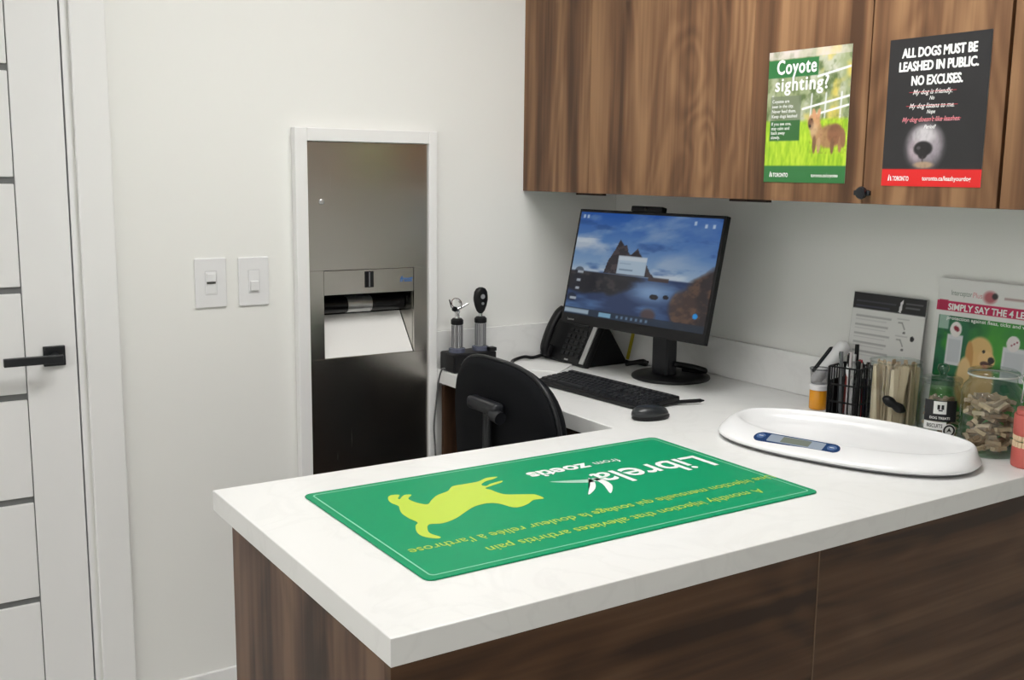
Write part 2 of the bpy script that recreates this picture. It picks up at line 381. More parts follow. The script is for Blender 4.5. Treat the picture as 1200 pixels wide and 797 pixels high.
# ceiling lamps: one read from the shadows, three unseen ones added as fill
DIFF = emission('lamp_diffuser', (1.0, 0.99, 0.965), LAMP_STRENGTH)
LAMP_LABELS = ['white flat rectangular ceiling light panel above the counter', 'small square added fill light panel behind the camera', 'added fill light panel at the far left, nearest the door wall', 'added fill light panel at the far left, furthest from the door wall']
for (cx, cy, w, l), lab in zip(LAMPS, LAMP_LABELS):
    L = thing('ceiling_light', lab, 'ceiling light', (cx, cy, ROOM_H-0.03), 0, 'ceiling light panels')
    bm = new(); box(bm, -w/2, w/2, -l/2, l/2, -0.004, 0.0); obj('diffuser', bm, DIFF, L)
    bm = new(); fr = 0.02
    box(bm, -w/2-fr, -w/2-.0005, -l/2-fr, l/2+fr, -0.006, 0.028); box(bm, w/2+.0005, w/2+fr, -l/2-fr, l/2+fr, -0.006, 0.028)
    box(bm, -w/2, w/2, -l/2-fr, -l/2-.0005, -0.006, 0.028); box(bm, -w/2, w/2, l/2+.0005, l/2+fr, -0.006, 0.028); obj('frame', bm, TRIMW, L)

# ------------------------------------------------------------------ countertop and base panels
ct = thing('countertop', 'white quartz L-shaped countertop joining desk and peninsula', 'countertop', (0, 0, 0))
bm = new(); prism(bm, [(-0.001, -0.001), (XD, -0.001), (XD, YF), (XL, YF), (XL, YN), (-0.001, YN)], ZC, ZT, 0.0018, 2); obj('slab', bm, QUARTZ, ct)
bm = new(); box(bm, XD, -0.001, -0.016, -0.001, ZT+.0003, 1.0175, 0.0015); struct(obj('trim_3', bm, QUARTZ), 'white quartz backsplash along the back wall', 'backsplash')
bm = new(); box(bm, -0.016, -0.001, YN, -0.0163, ZT+.0003, 1.0175, 0.0015); struct(obj('trim_4', bm, QUARTZ), 'white quartz backsplash along the cabinet wall', 'backsplash')
pb = thing('peninsula_base', 'walnut panelled base carrying the peninsula countertop', 'cabinet', (0, 0, 0))
ZP = ZC-0.004
bm = new(); box(bm, XL+0.004, XL+0.024, -1.662, -1.018, 0, ZP, 0.001); obj('end_panel', bm, WALNUTX, pb)
bm = new(); box(bm, XL+0.004, -0.8590, -1.680, -1.662, 0.0, ZP, 0.0008); obj('front_panel', bm, WALNUTH, pb)
bm = new(); box(bm, -0.8575, -0.002, -1.680, -1.662, 0.0, ZP, 0.0008); obj('front_panel', bm, WALNUTH, pb)
bm = new(); box(bm, XL+0.025, -0.03, -1.060, -1.040, 0.0, ZP, 0.0008); obj('back_panel', bm, WALNUTD, pb)
bm = new(); box(bm, -0.8588, -0.8577, -1.6815, -1.665, 0.0, ZP); obj('joint_strip', bm, mat('joint_filler', (0.22, 0.14, 0.09), 0.6), pb)
bm = new(); box(bm, XL+0.012, -0.01, -1.672, -1.05, ZP+0.0002, ZC-0.0003); obj('painted_shadow_strip', bm, DARKGAP, pb)  # near-black strip standing in for the shadow line below the slab
ds = thing('desk_support', 'dark walnut support panel under the desk by the back wall', 'panel', (0, 0, 0))
bm = new(); box(bm, XD+0.018, -0.03, -0.042, -0.024, 0, ZC-0.012, 0.001); obj('side_panel', bm, WALNUTD, ds)
bm = new(); box(bm, XD+0.03, -0.03, -0.040, -0.026, ZC-0.012, ZC-0.0003); obj('dark_gap_strip', bm, DARKGAP, ds)  # dark strip filling the gap, painted as the shade under the desk slab

# ------------------------------------------------------------------ upper cabinets
mat('dark_edge', (0.02, 0.010, 0.007), 0.6, spec=.2)
XF, ZU0, ZU1 = -0.389, 1.457, 2.32
units = [((0.0, -0.352), [(-0.001, -0.3515)], 'narrow walnut wall cabinet in the corner against the back wall'),
         ((-0.352, -1.002), [(-0.3525, -1.0015)], 'wide walnut wall cabinet directly above the monitor'),
         ((-1.002, -1.669), [(-1.0025, -1.346), (-1.349, -1.6665)], 'two-door walnut wall cabinet with both posters on its doors'),
         ((-1.669, -2.30), [(-1.6735, -2.0), (-2.003, -2.299)], 'walnut wall cabinet at the far right, past the black poster')]
for (y0, y1), doors, lab in units:
    C = thing('wall_cabinet', lab, 'cabinet', (-0.19, (y0+y1)/2, ZU0), 0, 'walnut wall cabinets')
    ox, oy, oz = C.location
    bm = new(); box(bm, XF+0.022-ox, -0.002-ox, y1+0.001-oy, y0-0.001-oy, 0.002, ZU1-oz); obj('body', bm, DARKGAP, C)
    for a, b in doors:
        bm = new(); box(bm, XF-ox, XF+0.019-ox, b-oy, a-oy, 0.0, ZU1-oz, 0.0008); dr = obj('door', bm, WALNUT, C)
        if abs(a+1.349) < 1e-6:
            M_ = frame_mtx((XF-ox, -1.362-oy, 0.024), (0, -1, 0), (0, 0, 1))
            bm = new(); lathe(bm, [(0, 0), (0.007, 0), (0.006, 0.010), (0.0125, 0.016), (0.0145, 0.022), (0.012, 0.027), (0, 0.028)], 20, mtx=M_)
            obj('knob', bm, BLACKG, dr, auto=50)
            bm = new(); box(bm, -0.021, 0.021, -0.0055, 0.0055, 0.014, 0.022, 0.002, mtx=M_); obj('thumb_bar', bm, BLACKG, dr)
    if lab.startswith('wide') or lab.startswith('two-door'):
        yc = y0; w = 0.065
        bm = new(); box(bm, XF+0.004-ox, XF+0.018-ox, yc-w-oy, yc-0.002-oy if 0 else yc-0.001-oy, -0.006, -0.0003); obj('finger_pull', bm, mat('dark_edge', (0.02, 0.010, 0.007), 0.6, spec=.2), C)
    if lab.startswith('narrow') or lab.startswith('wide'):
        yc = y1; w = 0.065
        bm = new(); box(bm, XF+0.004-ox, XF+0.018-ox, yc+0.001-oy, yc+w-oy, -0.006, -0.0003); obj('finger_pull', bm, mat('dark_edge'), C)

# ------------------------------------------------------------------ posters
PRINT = print_mat('printed_paper', 0.35); INKW = mat('white_ink', (0.87, 0.87, 0.86), 0.5); INKR = mat('pink_ink', (0.72, 0.28, 0.32), 0.5); INKK = mat('black_ink', (0.015, 0.015, 0.018), 0.5); INKG = mat('grey_ink', (0.35, 0.35, 0.36), 0.6)
def poster_frame(ytop_left, z0, x):    # printed side faces -x; right on the sheet is -y
    return frame_mtx((x, ytop_left, z0), (0, -1, 0), (0, 0, 1))
def sub(mtx, u, v, dz=0.0004): return mtx @ Matrix.Translation((u, v, dz))

def toronto_logo(F, u, v, hgt, parent, wid):
    bm = new()
    s = hgt
    prism(bm, [(u, v), (u+.18*s, v+s), (u+.32*s, v+s), (u+.26*s, v)], 0.0002, 0.0004, mtx=F); prism(bm, [(u+.5*s, v), (u+.44*s, v+.75*s), (u+.6*s, v+.75*s), (u+.78*s, v)], 0.0002, 0.0004, mtx=F)
    obj('logo', bm, INKW, parent)
    text_mesh('TORONTO', hgt*1.05, sub(F, u+.9*s, v+.02*s), 'logo_lettering', INKW, parent, bold=0.03, fit=wid-.9*s)

w1, h1, P1Z, P1Y = 0.243, 0.303, 1.5005, -1.0555
p1 = thing('coyote_poster', 'green Coyote sighting poster with coyote in grass on cabinet door', 'poster', (XF, P1Y-w1/2, P1Z))
F = Matrix.Translation(Vector((-0.0006, w1/2, 0))) @ frame_mtx((0, 0, 0), (0, -1, 0), (0, 0, 1))
bm = new(); box(bm, 0, w1, 0, h1, 0.0, 0.0004, mtx=F @ Matrix.Translation((0, 0, 0))); obj('sheet', bm, PAPER, p1)
P = Paint(132, 164, (150, 160, 120)); u, v = P.u, P.v
n = fbm(u*9, v*9); P.mix(np.clip((n-.4)*3, 0, 1), (196, 196, 180)); P.mix(np.clip((fbm(u*14+5, v*14)-.5)*4, 0, 1), (92, 110, 66)); P.mix(np.clip((fbm(u*6+9, v*6+2)-.55)*5, 0, 1)*.8, (226, 200, 90))
P.mix((v > .94)*(fbm(u*9+3, v*3)*.9+.1), (222, 205, 205))
for a, b, c, dd in ((.62, .79, 1, .845), (0.45, .555, 1, .635), (.55, .50, 1, .57)): P.line(a, b, c, dd, .016, (238, 238, 240))
for uu in (.06, .55, .72, .90): P.line(uu, .45, uu+.01, .66, .02, (224, 226, 230), .8)
g = fbm(u*40, v*12); gm = np.clip((.47+.03*fbm(u*12, 0*v)-v)/.03, 0, 1)
P.mix(gm, (158, 196, 40)); P.mix(gm*np.clip((g-.45)*3, 0, 1), (190, 216, 60)); P.mix(gm*np.clip((.45-g)*3, 0, 1)*.7, (110, 158, 26))
# coyote
for (cu, cv, ru, rv, col, rot) in ((.80, .345, .155, .085, (164, 122, 88), .05), (.86, .36, .09, .075, (136, 92, 66), 0), (.64, .375, .07, .10, (176, 134, 96), .3), (.60, .46, .075, .06, (198, 150, 106), .1), (.565, .44, .035, .045, (110, 76, 58), .2), (.60, .515, .02, .04, (206, 150, 112), .35), (.655, .515, .02, .04, (206, 150, 112), -.3),
                             (.615, .29, .022, .07, (122, 88, 64), 0), (.67, .28, .022, .06, (186, 150, 112), 0), (.83, .275, .022, .06, (122, 88, 64), 0), (.92, .285, .022, .06, (160, 118, 84), 0), (.95, .33, .03, .07, (140, 98, 70), .1)):
    P.ell(cu, cv, ru, rv, col, .95, .25, rot)
P.mix(np.clip((v-.37)*12, 0, 1)*np.clip(1-np.hypot((u-.82)/.16, (v-.38)/.07), 0, 1)*1.4, (104, 72, 54)); P.ell(.60, .40, .05, .05, (206, 176, 140), .6, .6)
P.ell(.575, .475, .009, .008, (40, 25, 20)); P.ell(.555, .425, .014, .012, (40, 28, 25))
P.mix(np.clip((fbm(u*50, v*50)-.5)*2, 0, 1)*((u > .55) & (v > .22) & (v < .5))*.35, (90, 60, 40))
P.rect(.05, .43, .32, .66, (108, 118, 96), .75); P.rect(.05, .43, .32, .475, (44, 98, 48), .95)
P.rect(-.1, .62, .80, .935, (42, 112, 58)); P.rect(-.1, 1.1, -.1, .128, (46, 112, 58))
P.sheet('print', w1, h1, F @ Matrix.Translation((0, 0, 0.0005)), PRINT, p1)
text_mesh('Coyote', .046, sub(F, .027, .251, .0008), 'lettering', INKW, p1, bold=.008, heavy=.022, fit=.118, spacing=1.12)
text_mesh('sighting?', .044, sub(F, .024, .212, .0008), 'lettering', INKW, p1, bold=.006, heavy=.022, fit=.158, spacing=1.15)
for k, s in enumerate(('Coyotes are', 'seen in the city.', 'Never feed them.', 'Keep dogs leashed')): text_mesh(s, .0105, sub(F, .017, .185-.0115*k, .0008), 'lettering', INKW, p1, bold=.01)
for k, s in enumerate(('If you see one,', 'stay calm and', 'back away', 'slowly.')): text_mesh(s, .0105, sub(F, .017, .133-.0105*k, .0008), 'lettering', INKW, p1, bold=.01)
toronto_logo(F @ Matrix.Translation((0, 0, .0005)), .018, .0125, .0125, p1, .058)
text_mesh('toronto.ca/coyotes', .011, sub(F, .146, .0135, .0008), 'lettering', INKW, p1, bold=.015, fit=.077)

w2, h2, P2Z, P2Y = 0.234, 0.303, 1.4975, -1.3965
p2 = thing('leash_poster', 'black leash poster with dog nose and red footer on cabinet door', 'poster', (XF, P2Y-w2/2, P2Z))
F = Matrix.Translation(Vector((-0.0006, w2/2, 0))) @ frame_mtx((0, 0, 0), (0, -1, 0), (0, 0, 1))
bm = new(); box(bm, 0, w2, 0, h2, 0.0, 0.0004, mtx=F); obj('sheet', bm, PAPER, p2)
P = Paint(130, 170, (38, 37, 39)); u, v = P.u, P.v
P.mix(np.clip((fbm(u*4, v*5)-.4), 0, 1)*.35, (58, 56, 58))
P.ell(.43, .265, .185, .145, (112, 106, 112), 1, .5); P.ell(.43, .30, .16, .11, (168, 160, 166), .9, .6); P.ell(.42, .345, .10, .055, (206, 202, 206), .8, .7)
P.ell(.34, .235, .07, .07, (190, 168, 178), .6, .8); P.ell(.52, .235, .07, .07, (150, 140, 150), .5, .8)
P.ell(.415, .255, .095, .05, (30, 27, 29), 1, .25); P.ell(.415, .215, .045, .03, (34, 30, 32), 1, .3); P.ell(.37, .26, .02, .012, (90, 84, 88), .8, .5)
P.line(.415, .20, .42, .16, .012, (60, 50, 54)); P.ell(.43, .145, .10, .022, (176, 148, 120), .9, .5)
P.mix(np.clip((fbm(u*45, v*30)-.5)*2, 0, 1)*(np.hypot((u-.43)/.2, (v-.27)/.15) < 1)*.3, (60, 56, 60))
P.rect(-.1, 1.1, -.1, .117, (218, 34, 34))
P.sheet('print', w2, h2, F @ Matrix.Translation((0, 0, 0.0005)), PRINT, p2)
for s, vv_, wd, sz in (('ALL DOGS MUST BE', .264, .172, .0265), ('LEASHED IN PUBLIC.', .2365, .182, .0265), ('NO EXCUSES.', .207, .118, .0265)):
    text_mesh(s, sz, sub(F, .118, vv_, .0008), 'lettering', INKW, p2, 'CENTER', bold=.015, heavy=.03, fit=wd)
for s, vv_, wd, ink, sz in (('My dog is friendly.', .188, .092, INKW, .014), ('No', .176, .012, INKW, .011), ('My dog listens to me.', .160, .105, INKW, .014), ('Nope', .1485, .02, INKW, .011), ("My dog doesn't like leashes.", .1325, .135, INKR, .014), ('Period!', .118, .028, INKW, .011)):
    text_mesh(s, sz, sub(F, .11, vv_, .0008), 'lettering', ink, p2, 'CENTER', shear=.35, bold=.012, fit=wd)
bm = new(); box(bm, .055, .165, .192, .1931, .0007, .0009, mtx=F); box(bm, .05, .17, .164, .1651, .0007, .0009, mtx=F); box(bm, .042, .18, .1365, .1376, .0007, .0009, mtx=F); obj('strike_lines', bm, mat('red_ink', (.55, .05, .07), .5), p2)
toronto_logo(F @ Matrix.Translation((0, 0, .0005)), .016, .011, .0125, p2, .052)
text_mesh('toronto.ca/leashyourdog', .0125, sub(F, .100, .0125, .0008), 'lettering', INKW, p2, bold=.02, fit=.112)

# ------------------------------------------------------------------ recessed towel dispenser
td = thing('towel_dispenser', 'tall stainless steel paper towel dispenser recessed in white wall frame', 'towel dispenser', (-0.9475, 0, PZ0))
OX, OZ = -0.9475, PZ0
def bt(bm, x0, x1, y0, y1, z0, z1, bev=0.0): return box(bm, x0-OX, x1-OX, y0, y1, z0-OZ, z1-OZ, bev)
fw_, fd = 0.037, 0.030
bm = new()
bt(bm, PX0-fw_, PX0, -fd, -0.0005, PZ0-fw_, PZ1+fw_, 0.002); bt(bm, PX1, PX1+.027, -fd, -0.0005, PZ0-fw_, PZ1+fw_, 0.002)
bt(bm, PX0, PX1, -fd, -0.0005, PZ1, PZ1+fw_, 0.002); bt(bm, PX0, PX1, -fd, -0.0005, PZ0-fw_, PZ0, 0.002); obj('frame', bm, TRIMW, td)
ox0, ox1, oz0, oz1, ozs = -1.097, -0.800, 0.963, 1.152, 1.225     # opening, strip above
YP = -0.020
bm = new()
g = 0.0012
bt(bm, PX0+g, PX1-g, YP, YP+0.012, ozs, PZ1-g, 0.0008); bt(bm, PX0+g, PX1-g, YP, YP+0.012, PZ0+g, oz0, 0.0008)
bt(bm, PX0+g, ox0, YP, YP+0.012, oz0, ozs); bt(bm, ox1, PX1-g, YP, YP+0.012, oz0, ozs); obj('door_panel', bm, STEEL, td)
bm = new(); bt(bm, ox0+0.0015, ox1-0.0015, YP+0.001, YP+0.011, oz1, ozs-0.0015, 0.0006); st = obj('head_strip', bm, STEEL, td)
bm = new(); bt(bm, -0.965, -0.937, YP-0.002, YP+0.0008, oz1+0.018, oz1+0.066, 0.0006); sl = obj('slot', bm, BLACK, st)
bm = new(); bt(bm, -0.953, -0.949, YP-0.0028, YP-0.002, oz1+0.020, oz1+0.064); obj('slot_rib', bm, GREYP, st)
FT = frame_mtx((-0.848-OX, YP+0.0006, oz1+0.030-OZ), (1, 0, 0), (0, 0, 1))
text_mesh('frost', .024, FT, 'lettering', mat('blue_ink', (.02, .14, .42), .4), st, bold=.02, shear=.3, fit=.044)
bm = new(); lathe(bm, [(0, 0), (.008, 0), (.008, .003), (.006, .004), (0, .004)], 20, mtx=frame_mtx((-1.100-OX, YP, 1.425-OZ), (1, 0, 0), (0, 0, 1))); lk = obj('lock', bm, SILVER, td, auto=40)
# throat of the dispenser
yb = 0.088
bm = new(); bt(bm, ox1-0.001, ox1+0.002, YP+0.012, yb, oz0, ozs); obj('throat_side', bm, STEEL, td)
bm = new(); bt(bm, ox0-0.002, ox0+0.001, YP+0.012, yb, oz0, ozs); obj('throat_side', bm, STEEL, td)
bm = new(); bt(bm, ox0, ox1, yb, yb+0.003, oz0, ozs+.03); bt(bm, ox0, ox1, YP+0.012, yb, ozs-.002, ozs); obj('throat_back', bm, BLACK, td)
bm = new()
prism(bm, [(YP+0.004, oz0+0.001), (YP+0.008, oz0), (0.078, 1.078), (0.074, 1.081)], ox0+0.003, ox1-0.003, mtx=Matrix(((0, 0, 1, -OX), (1, 0, 0, 0), (0, 1, 0, -OZ), (0, 0, 0, 1))))
obj('towel', bm, mat('paper_towel', (.86, .85, .83), .9, bump=.6, bscale=260), td)
bm = new(); tube(bm, [(ox0+.004-OX, .058, 1.112-OZ), (ox1-.004-OX, .058, 1.112-OZ)], .024, 24); obj('guide_roller', bm, mat('roller_black', (.008, .008, .009), .25, spec=.3), td, auto=40)
bm = new(); tube(bm, [(-.995-OX, .058, 1.112-OZ), (-.915-OX, .058, 1.112-OZ)], .0255, 24); obj('roller_glint', bm, SILVER, td, auto=40)  # pale band modelled in place of the glint on the roller
bm = new(); bt(bm, PX0+0.004, PX1-0.004, yb+0.008, yb+0.02, PZ0+0.004, PZ1-0.004); bt(bm, PX0+.004, PX0+.01, YP+.013, yb, PZ0+.01, PZ1-.004); bt(bm, PX1-.01, PX1-.004, YP+.013, yb, PZ0+.01, PZ1-.004); obj('housing', bm, CHARC, td)

# ------------------------------------------------------------------ light switches
def wall_switch(xc, zc, lab, kind):
    S = thing('light_switch', lab, 'light switch', (xc, 0, zc), 0, 'light switches')
    fm = frame_mtx((0, 0, 0), (1, 0, 0), (0, 0, 1))
    bm = new(); prism(bm, rrect(.088, .138, .004), 0.0005, .0065, .003, 3, mtx=fm); pl = obj('plate', bm, mat('switch_white', (.80, .80, .81), .3), S)
    bm = new(); prism(bm, rrect(.034, .068, .002), .0062, .0068, mtx=fm); obj('surround', bm, mat('switch_shade', (.66, .66, .67), .35), S)
    bm = new()
    if kind == 'rocker':
        loft(bm, [[(-.015, -.031, .0068), (.015, -.031, .0068), (.015, .031, .0068), (-.015, .031, .0068)], [(-.014, -.030, .0075), (.014, -.030, .0075), (.014, .030, .0085), (-.014, .030, .0085)]], mtx=fm)
        obj('rocker', bm, mat('switch_white'), S)
        bm = new(); box(bm, -.0125, .0125, .004, .026, .0075, .0150, .0015, mtx=fm); obj('paddle', bm, mat('switch_white'), S)
        bm = new(); box(bm, -.0122, .0122, -.0025, .0036, .0078, .0090, mtx=fm); obj('indicator', bm, mat('switch_dark', (.14, .14, .13), .5), S)
    else:
        box(bm, -.015, .015, -.031, .031, .0068, .0078, .0004, mtx=fm); obj('rocker', bm, mat('switch_white'), S)
        bm = new(); box(bm, -.0115, .0115, -.026, .002, .0078, .0138, .002, mtx=fm); obj('slider', bm, mat('switch_white'), S)
wall_switch(-1.424, 1.204, 'white rocker light switch nearest the door, paddle up', 'rocker')
wall_switch(-1.302, 1.203, 'white slider light switch nearest the steel dispenser, paddle low', 'slider')

# ------------------------------------------------------------------ desk mat
mx0, mx1, my0, my1 = -1.579, -0.702, -1.543, -1.043
MC = ((mx0+mx1)/2, (my0+my1)/2)
dm = thing('counter_mat', 'green printed rubber counter mat with a leaping yellow dog', 'mat', (MC[0], MC[1], ZT+0.0004))
GREEN = mat('mat_green', (0.003, 0.29, 0.125), 0.42, spec=0.22); GREENL = mat('mat_line', (0.25, 0.62, 0.42), 0.4); LIME = mat('mat_lime', (0.50, 0.66, 0.06), 0.4); LIMED = mat('mat_lime_text', (0.42, 0.60, 0.06), 0.45); MATW = mat('mat_white', (.86, .88, .86), .4)
W, H = mx1-mx0, my1-my0
bm = new(); prism(bm, rrect(W, H, .016, 6), 0, .0026, .0008, 1); obj('pad', bm, GREEN, dm)
bm = new(); o_ = rrect(W-.026, H-.026, .010, 6); i_ = rrect(W-.032, H-.032, .008, 6); t = bmesh.new()
A = [t.verts.new((x, y, .0029)) for x, y in o_]; B = [t.verts.new((x, y, .0029)) for x, y in i_]
for k in range(len(A)): t.faces.new((A[k], A[(k+1) % len(A)], B[(k+1) % len(A)], B[k]))
merge(bm, t); obj('border_line', bm, GREENL, dm)
dog = [(-1.4445, -1.1392), (-1.4348, -1.1334), (-1.4207, -1.1394), (-1.4333, -1.1575), (-1.4324, -1.1638), (-1.4223, -1.1526), (-1.4115, -1.145), (-1.401, -1.1513), (-1.4164, -1.1676), (-1.418, -1.1838), (-1.4132, -1.2036), (-1.4022, -1.218), (-1.3833, -1.1989), (-1.3597, -1.1783), (-1.33, -1.1663), (-1.3063, -1.1437), (-1.2763, -1.1428), (-1.2459, -1.1418), (-1.2192, -1.1292), (-1.1948, -1.1332), (-1.2128, -1.1435), (-1.2335, -1.1492), (-1.2517, -1.1637), (-1.248, -1.176), (-1.2313, -1.1671), (-1.2014, -1.1619), (-1.2119, -1.1723), (-1.2398, -1.1808), (-1.2572, -1.1878), (-1.2532, -1.2024), (-1.2513, -1.2229), (-1.2446, -1.2412), (-1.2206, -1.2555), (-1.2041, -1.2642), (-1.1952, -1.2731), (-1.195, -1.3001), (-1.2177, -1.298), (-1.2404, -1.3127), (-1.2628, -1.3193), (-1.2766, -1.3132), (-1.2858, -1.2833), (-1.3024, -1.27), (-1.3329, -1.274), (-1.3647, -1.2928), (-1.3976, -1.3148), (-1.43, -1.3256), (-1.4535, -1.3184), (-1.469, -1.3413), (-1.4741, -1.362), (-1.4677, -1.3845), (-1.4751, -1.3893), (-1.4871, -1.3774), (-1.4931, -1.3599), (-1.4895, -1.3385), (-1.4771, -1.3121), (-1.4663, -1.2988), (-1.4689, -1.2719), (-1.4677, -1.2414), (-1.459, -1.2147), (-1.4531, -1.1986), (-1.4568, -1.1775), (-1.4533, -1.157)]
sm = [(p.x-MC[0], p.y-MC[1]) for p in spline([(x, y, 0) for x, y in dog]+[(dog[0][0], dog[0][1], 0)], 4)][:-1]
t = bmesh.new(); f = t.faces.new([t.verts.new((x, y, .0029)) for x, y in sm]); bmesh.ops.triangulate(t, faces=[f]); obj('dog_print', t, LIME, dm)
def mt(x, y): return Matrix.Translation((x-MC[0], y-MC[1], .0030)) @ Matrix.Rotation(PI, 4, 'Z')
text_mesh('A monthly injection that alleviates arthritis pain', .034, mt(-.795, -1.467), 'lettering', LIMED, dm, bold=.005, fit=.635)
text_mesh("Une injection mensuelle qui soulage la douleur reliée à l'arthrose", .034, mt(-.705, -1.410), 'lettering', LIMED, dm, bold=.005, fit=.840)
text_mesh('Librela', .118, mt(-.738, -1.218), 'lettering', MATW, dm, bold=.012, fit=.290)
text_mesh('from', .036, mt(-.900, -1.148), 'lettering', MATW, dm, fit=.065)
text_mesh('zoetis', .060, mt(-.980, -1.143), 'lettering', MATW, dm, bold=.03, fit=.155)
def star_blade(pts):
    t = bmesh.new(); s = spline([(x, y, 0) for x, y in pts]+[(pts[0][0], pts[0][1], 0)], 5)[:-1]
    f = t.faces.new([t.verts.new((p.x-MC[0], p.y-MC[1], .0031)) for p in s]); bmesh.ops.triangulate(t, faces=[f]); return t
bm = new()
merge(bm, star_blade([(-1.040, -1.235), (-1.062, -1.270), (-1.108, -1.325), (-1.072, -1.300), (-1.045, -1.262)])); merge(bm, star_blade([(-1.036, -1.240), (-1.042, -1.285), (-1.066, -1.340), (-1.030, -1.300), (-1.022, -1.255)])); obj('star_print', bm, MATW, dm)
bm = new(); merge(bm, star_blade([(-1.000, -1.248), (-1.048, -1.243), (-1.125, -1.218), (-1.058, -1.262)])); obj('swoosh_print', bm, mat('mat_pale', (.38, .62, .50), .4), dm)

# ------------------------------------------------------------------ monitor
MW, MH = 0.58, 0.36
MCEN = Vector((-0.311, -0.501, 1.2295)); myaw, mtilt = math.radians(-83.1), math.radians(12.4)
mo = thing('monitor', 'black flat-screen monitor showing a rocky seaside desktop picture', 'monitor', (-0.168, -0.500, ZT))
r_ = Vector((math.cos(myaw), math.sin(myaw), 0)); n0 = Vector((math.sin(myaw), -math.cos(myaw), 0)); u_ = Vector((0, 0, 1))*math.cos(mtilt)-n0*math.sin(mtilt)
FM = frame_mtx(MCEN-Vector(mo.location), r_, u_)     # x right, y up, z towards the viewer
bm = new(); box(bm, -MW/2, MW/2, -MH/2, MH/2, -.018, 0, .002, mtx=FM); loft(bm, [[(-.20, -.13, -.016), (.20, -.13, -.016), (.20, .10, -.016), (-.20, .10, -.016)], [(-.15, -.10, -.045), (.15, -.10, -.045), (.15, .07, -.045), (-.15, .07, -.045)]], mtx=FM); obj('housing', bm, BLACK, mo)
bz, bzb = .009, .030
sw, sh = MW-2*bz, MH-bz-bzb
P = Paint(200, 130, (60, 110, 190)); u, v = P.u, P.v
sky = np.clip((v-.42)/.58, 0, 1)
P.c = np.array([150, 178, 205.])*(1-sky[..., None])+np.array([28, 84, 170.])*sky[..., None]
P.mix(np.clip(u-.35, 0, 1)*.6*sky, (14, 66, 160))
cl = fbm(u*3.2+v*1.2, v*6-u*2.0, 5); P.mix(np.clip((cl-.38)*3.2, 0, 1)*np.clip(1.2-u*.95, .1, 1)*.95, (186, 198, 212)); P.mix(np.clip((fbm(u*4+7, v*9, 5)-.56)*5, 0, 1)*.7*(v < .75), (214, 222, 230)); P.mix(np.clip((fbm(u*6+3, v*14+4, 4)-.58)*6, 0, 1)*.6, (38, 76, 140))
rk = fbm(u*22, v*22, 4)
P.poly([(.25, .43), (.27, .55), (.31, .66), (.335, .755), (.355, .73), (.37, .70), (.39, .71), (.41, .64), (.43, .62), (.455, .66), (.472, .685), (.49, .64), (.51, .61), (.545, .56), (.58, .48), (.62, .43)], (44, 40, 46)); 
P.mix((rk > .55)*((u > .25) & (u < .6) & (v > .43) & (v < .74) & (P.c.sum(-1) < 180))*.6, (84, 74, 76))
wm = np.clip((.43-v)/.01, 0, 1); P.mix(wm, (44, 62, 100)); P.mix(wm*np.clip((fbm(u*5, v*14, 4)-.42)*3, 0, 1)*.8, (92, 128, 176)); P.mix(wm*np.clip(1-np.hypot((u-.62)/.22, (v-.30)/.14), 0, 1)*1.2, (128, 160, 200))
rag = .12*(fbm(u*9, v*9, 4)-.5)
lm_ = np.clip((.30+rag-np.hypot((u-.16)/1.15, (v-.34)/.45)*1.0)*16, 0, 1)*wm; P.mix(lm_, (34, 34, 40)); P.mix(lm_*np.clip((rk-.5)*5, 0, 1)*.55, (78, 74, 72))
P.mix(np.clip((.10+rag-np.hypot((u-.40)/1.8, (v-.40)/.35))*16, 0, 1)*wm, (40, 40, 46))
rm = np.clip((u-.985+np.clip(.60-v, 0, .22)*.75+np.clip(.33-v, 0, .4)*.15+.7*rag)*20, 0, 1); P.mix(rm, (52, 44, 44)); P.mix(rm*np.clip((rk-.45)*4, 0, 1)*.75, (112, 84, 66))
P.ell(.84, .20, .09, .15, (74, 58, 52), .9, .35); P.mix((np.hypot((u-.84)/.09, (v-.20)/.15) < 1)*np.clip((rk-.48)*4, 0, 1)*.6, (122, 92, 72))
P.ell(.64, .26, .03, .025, (34, 34, 40)); P.ell(.72, .27, .02, .02, (34, 34, 40)); P.ell(.62, .09, .05, .06, (88, 66, 60), .8, .5)
P.rect(.58, .72, .40, .435, (72, 58, 54), .9)
P.rect(.345, .55, .435, .605, (176, 196, 214)); P.rect(.345, .55, .565, .605, (206, 216, 226), .8); P.rect(.36, .46, .47, .485, (110, 130, 150), .8); P.rect(.36, .44, .53, .54, (130, 150, 170), .7)
for vv_, uu, ww in ((.415, .075, .045), (.335, .07, .03), (.255, .07, .03), (.155, .05, .05)):
    P.ell(uu-.01, vv_+.01, .035, .04, (30, 34, 44), .6); P.rect(uu-ww/2, uu+ww/2, vv_-.012, vv_+.012, (196, 206, 216), .85)
for vv_, uu in ((.96, .03), (.96, .06), (.95, .83), (.93, .90), (.93, .95)): P.rect(uu-.008, uu+.008, vv_-.02, vv_+.015, (205, 222, 240), .8)
P.rect(0, 1, -.1, .065, (40, 52, 66), .85); P.rect(.0, .19, .015, .055, (176, 196, 210), .9); P.rect(.27, .36, .01, .05, (140, 190, 220), .9)
for k in range(7): P.rect(.40+.035*k, .415+.035*k, .018, .045, (110, 140, 170), .9)
P.ell(.93, .14, .016, .024, (40, 150, 230))
P.c *= 0.86
P.sheet('screen', sw, sh, FM @ Matrix.Translation((-MW/2+bz, -MH/2+bzb, .0006)), print_mat('screen_picture', .12, 0.85), mo)
text_mesh('Lenovo', .010, FM @ Matrix.Translation((-MW/2+.030, -MH/2+.010, .0006)), 'lettering', SILVER, mo)
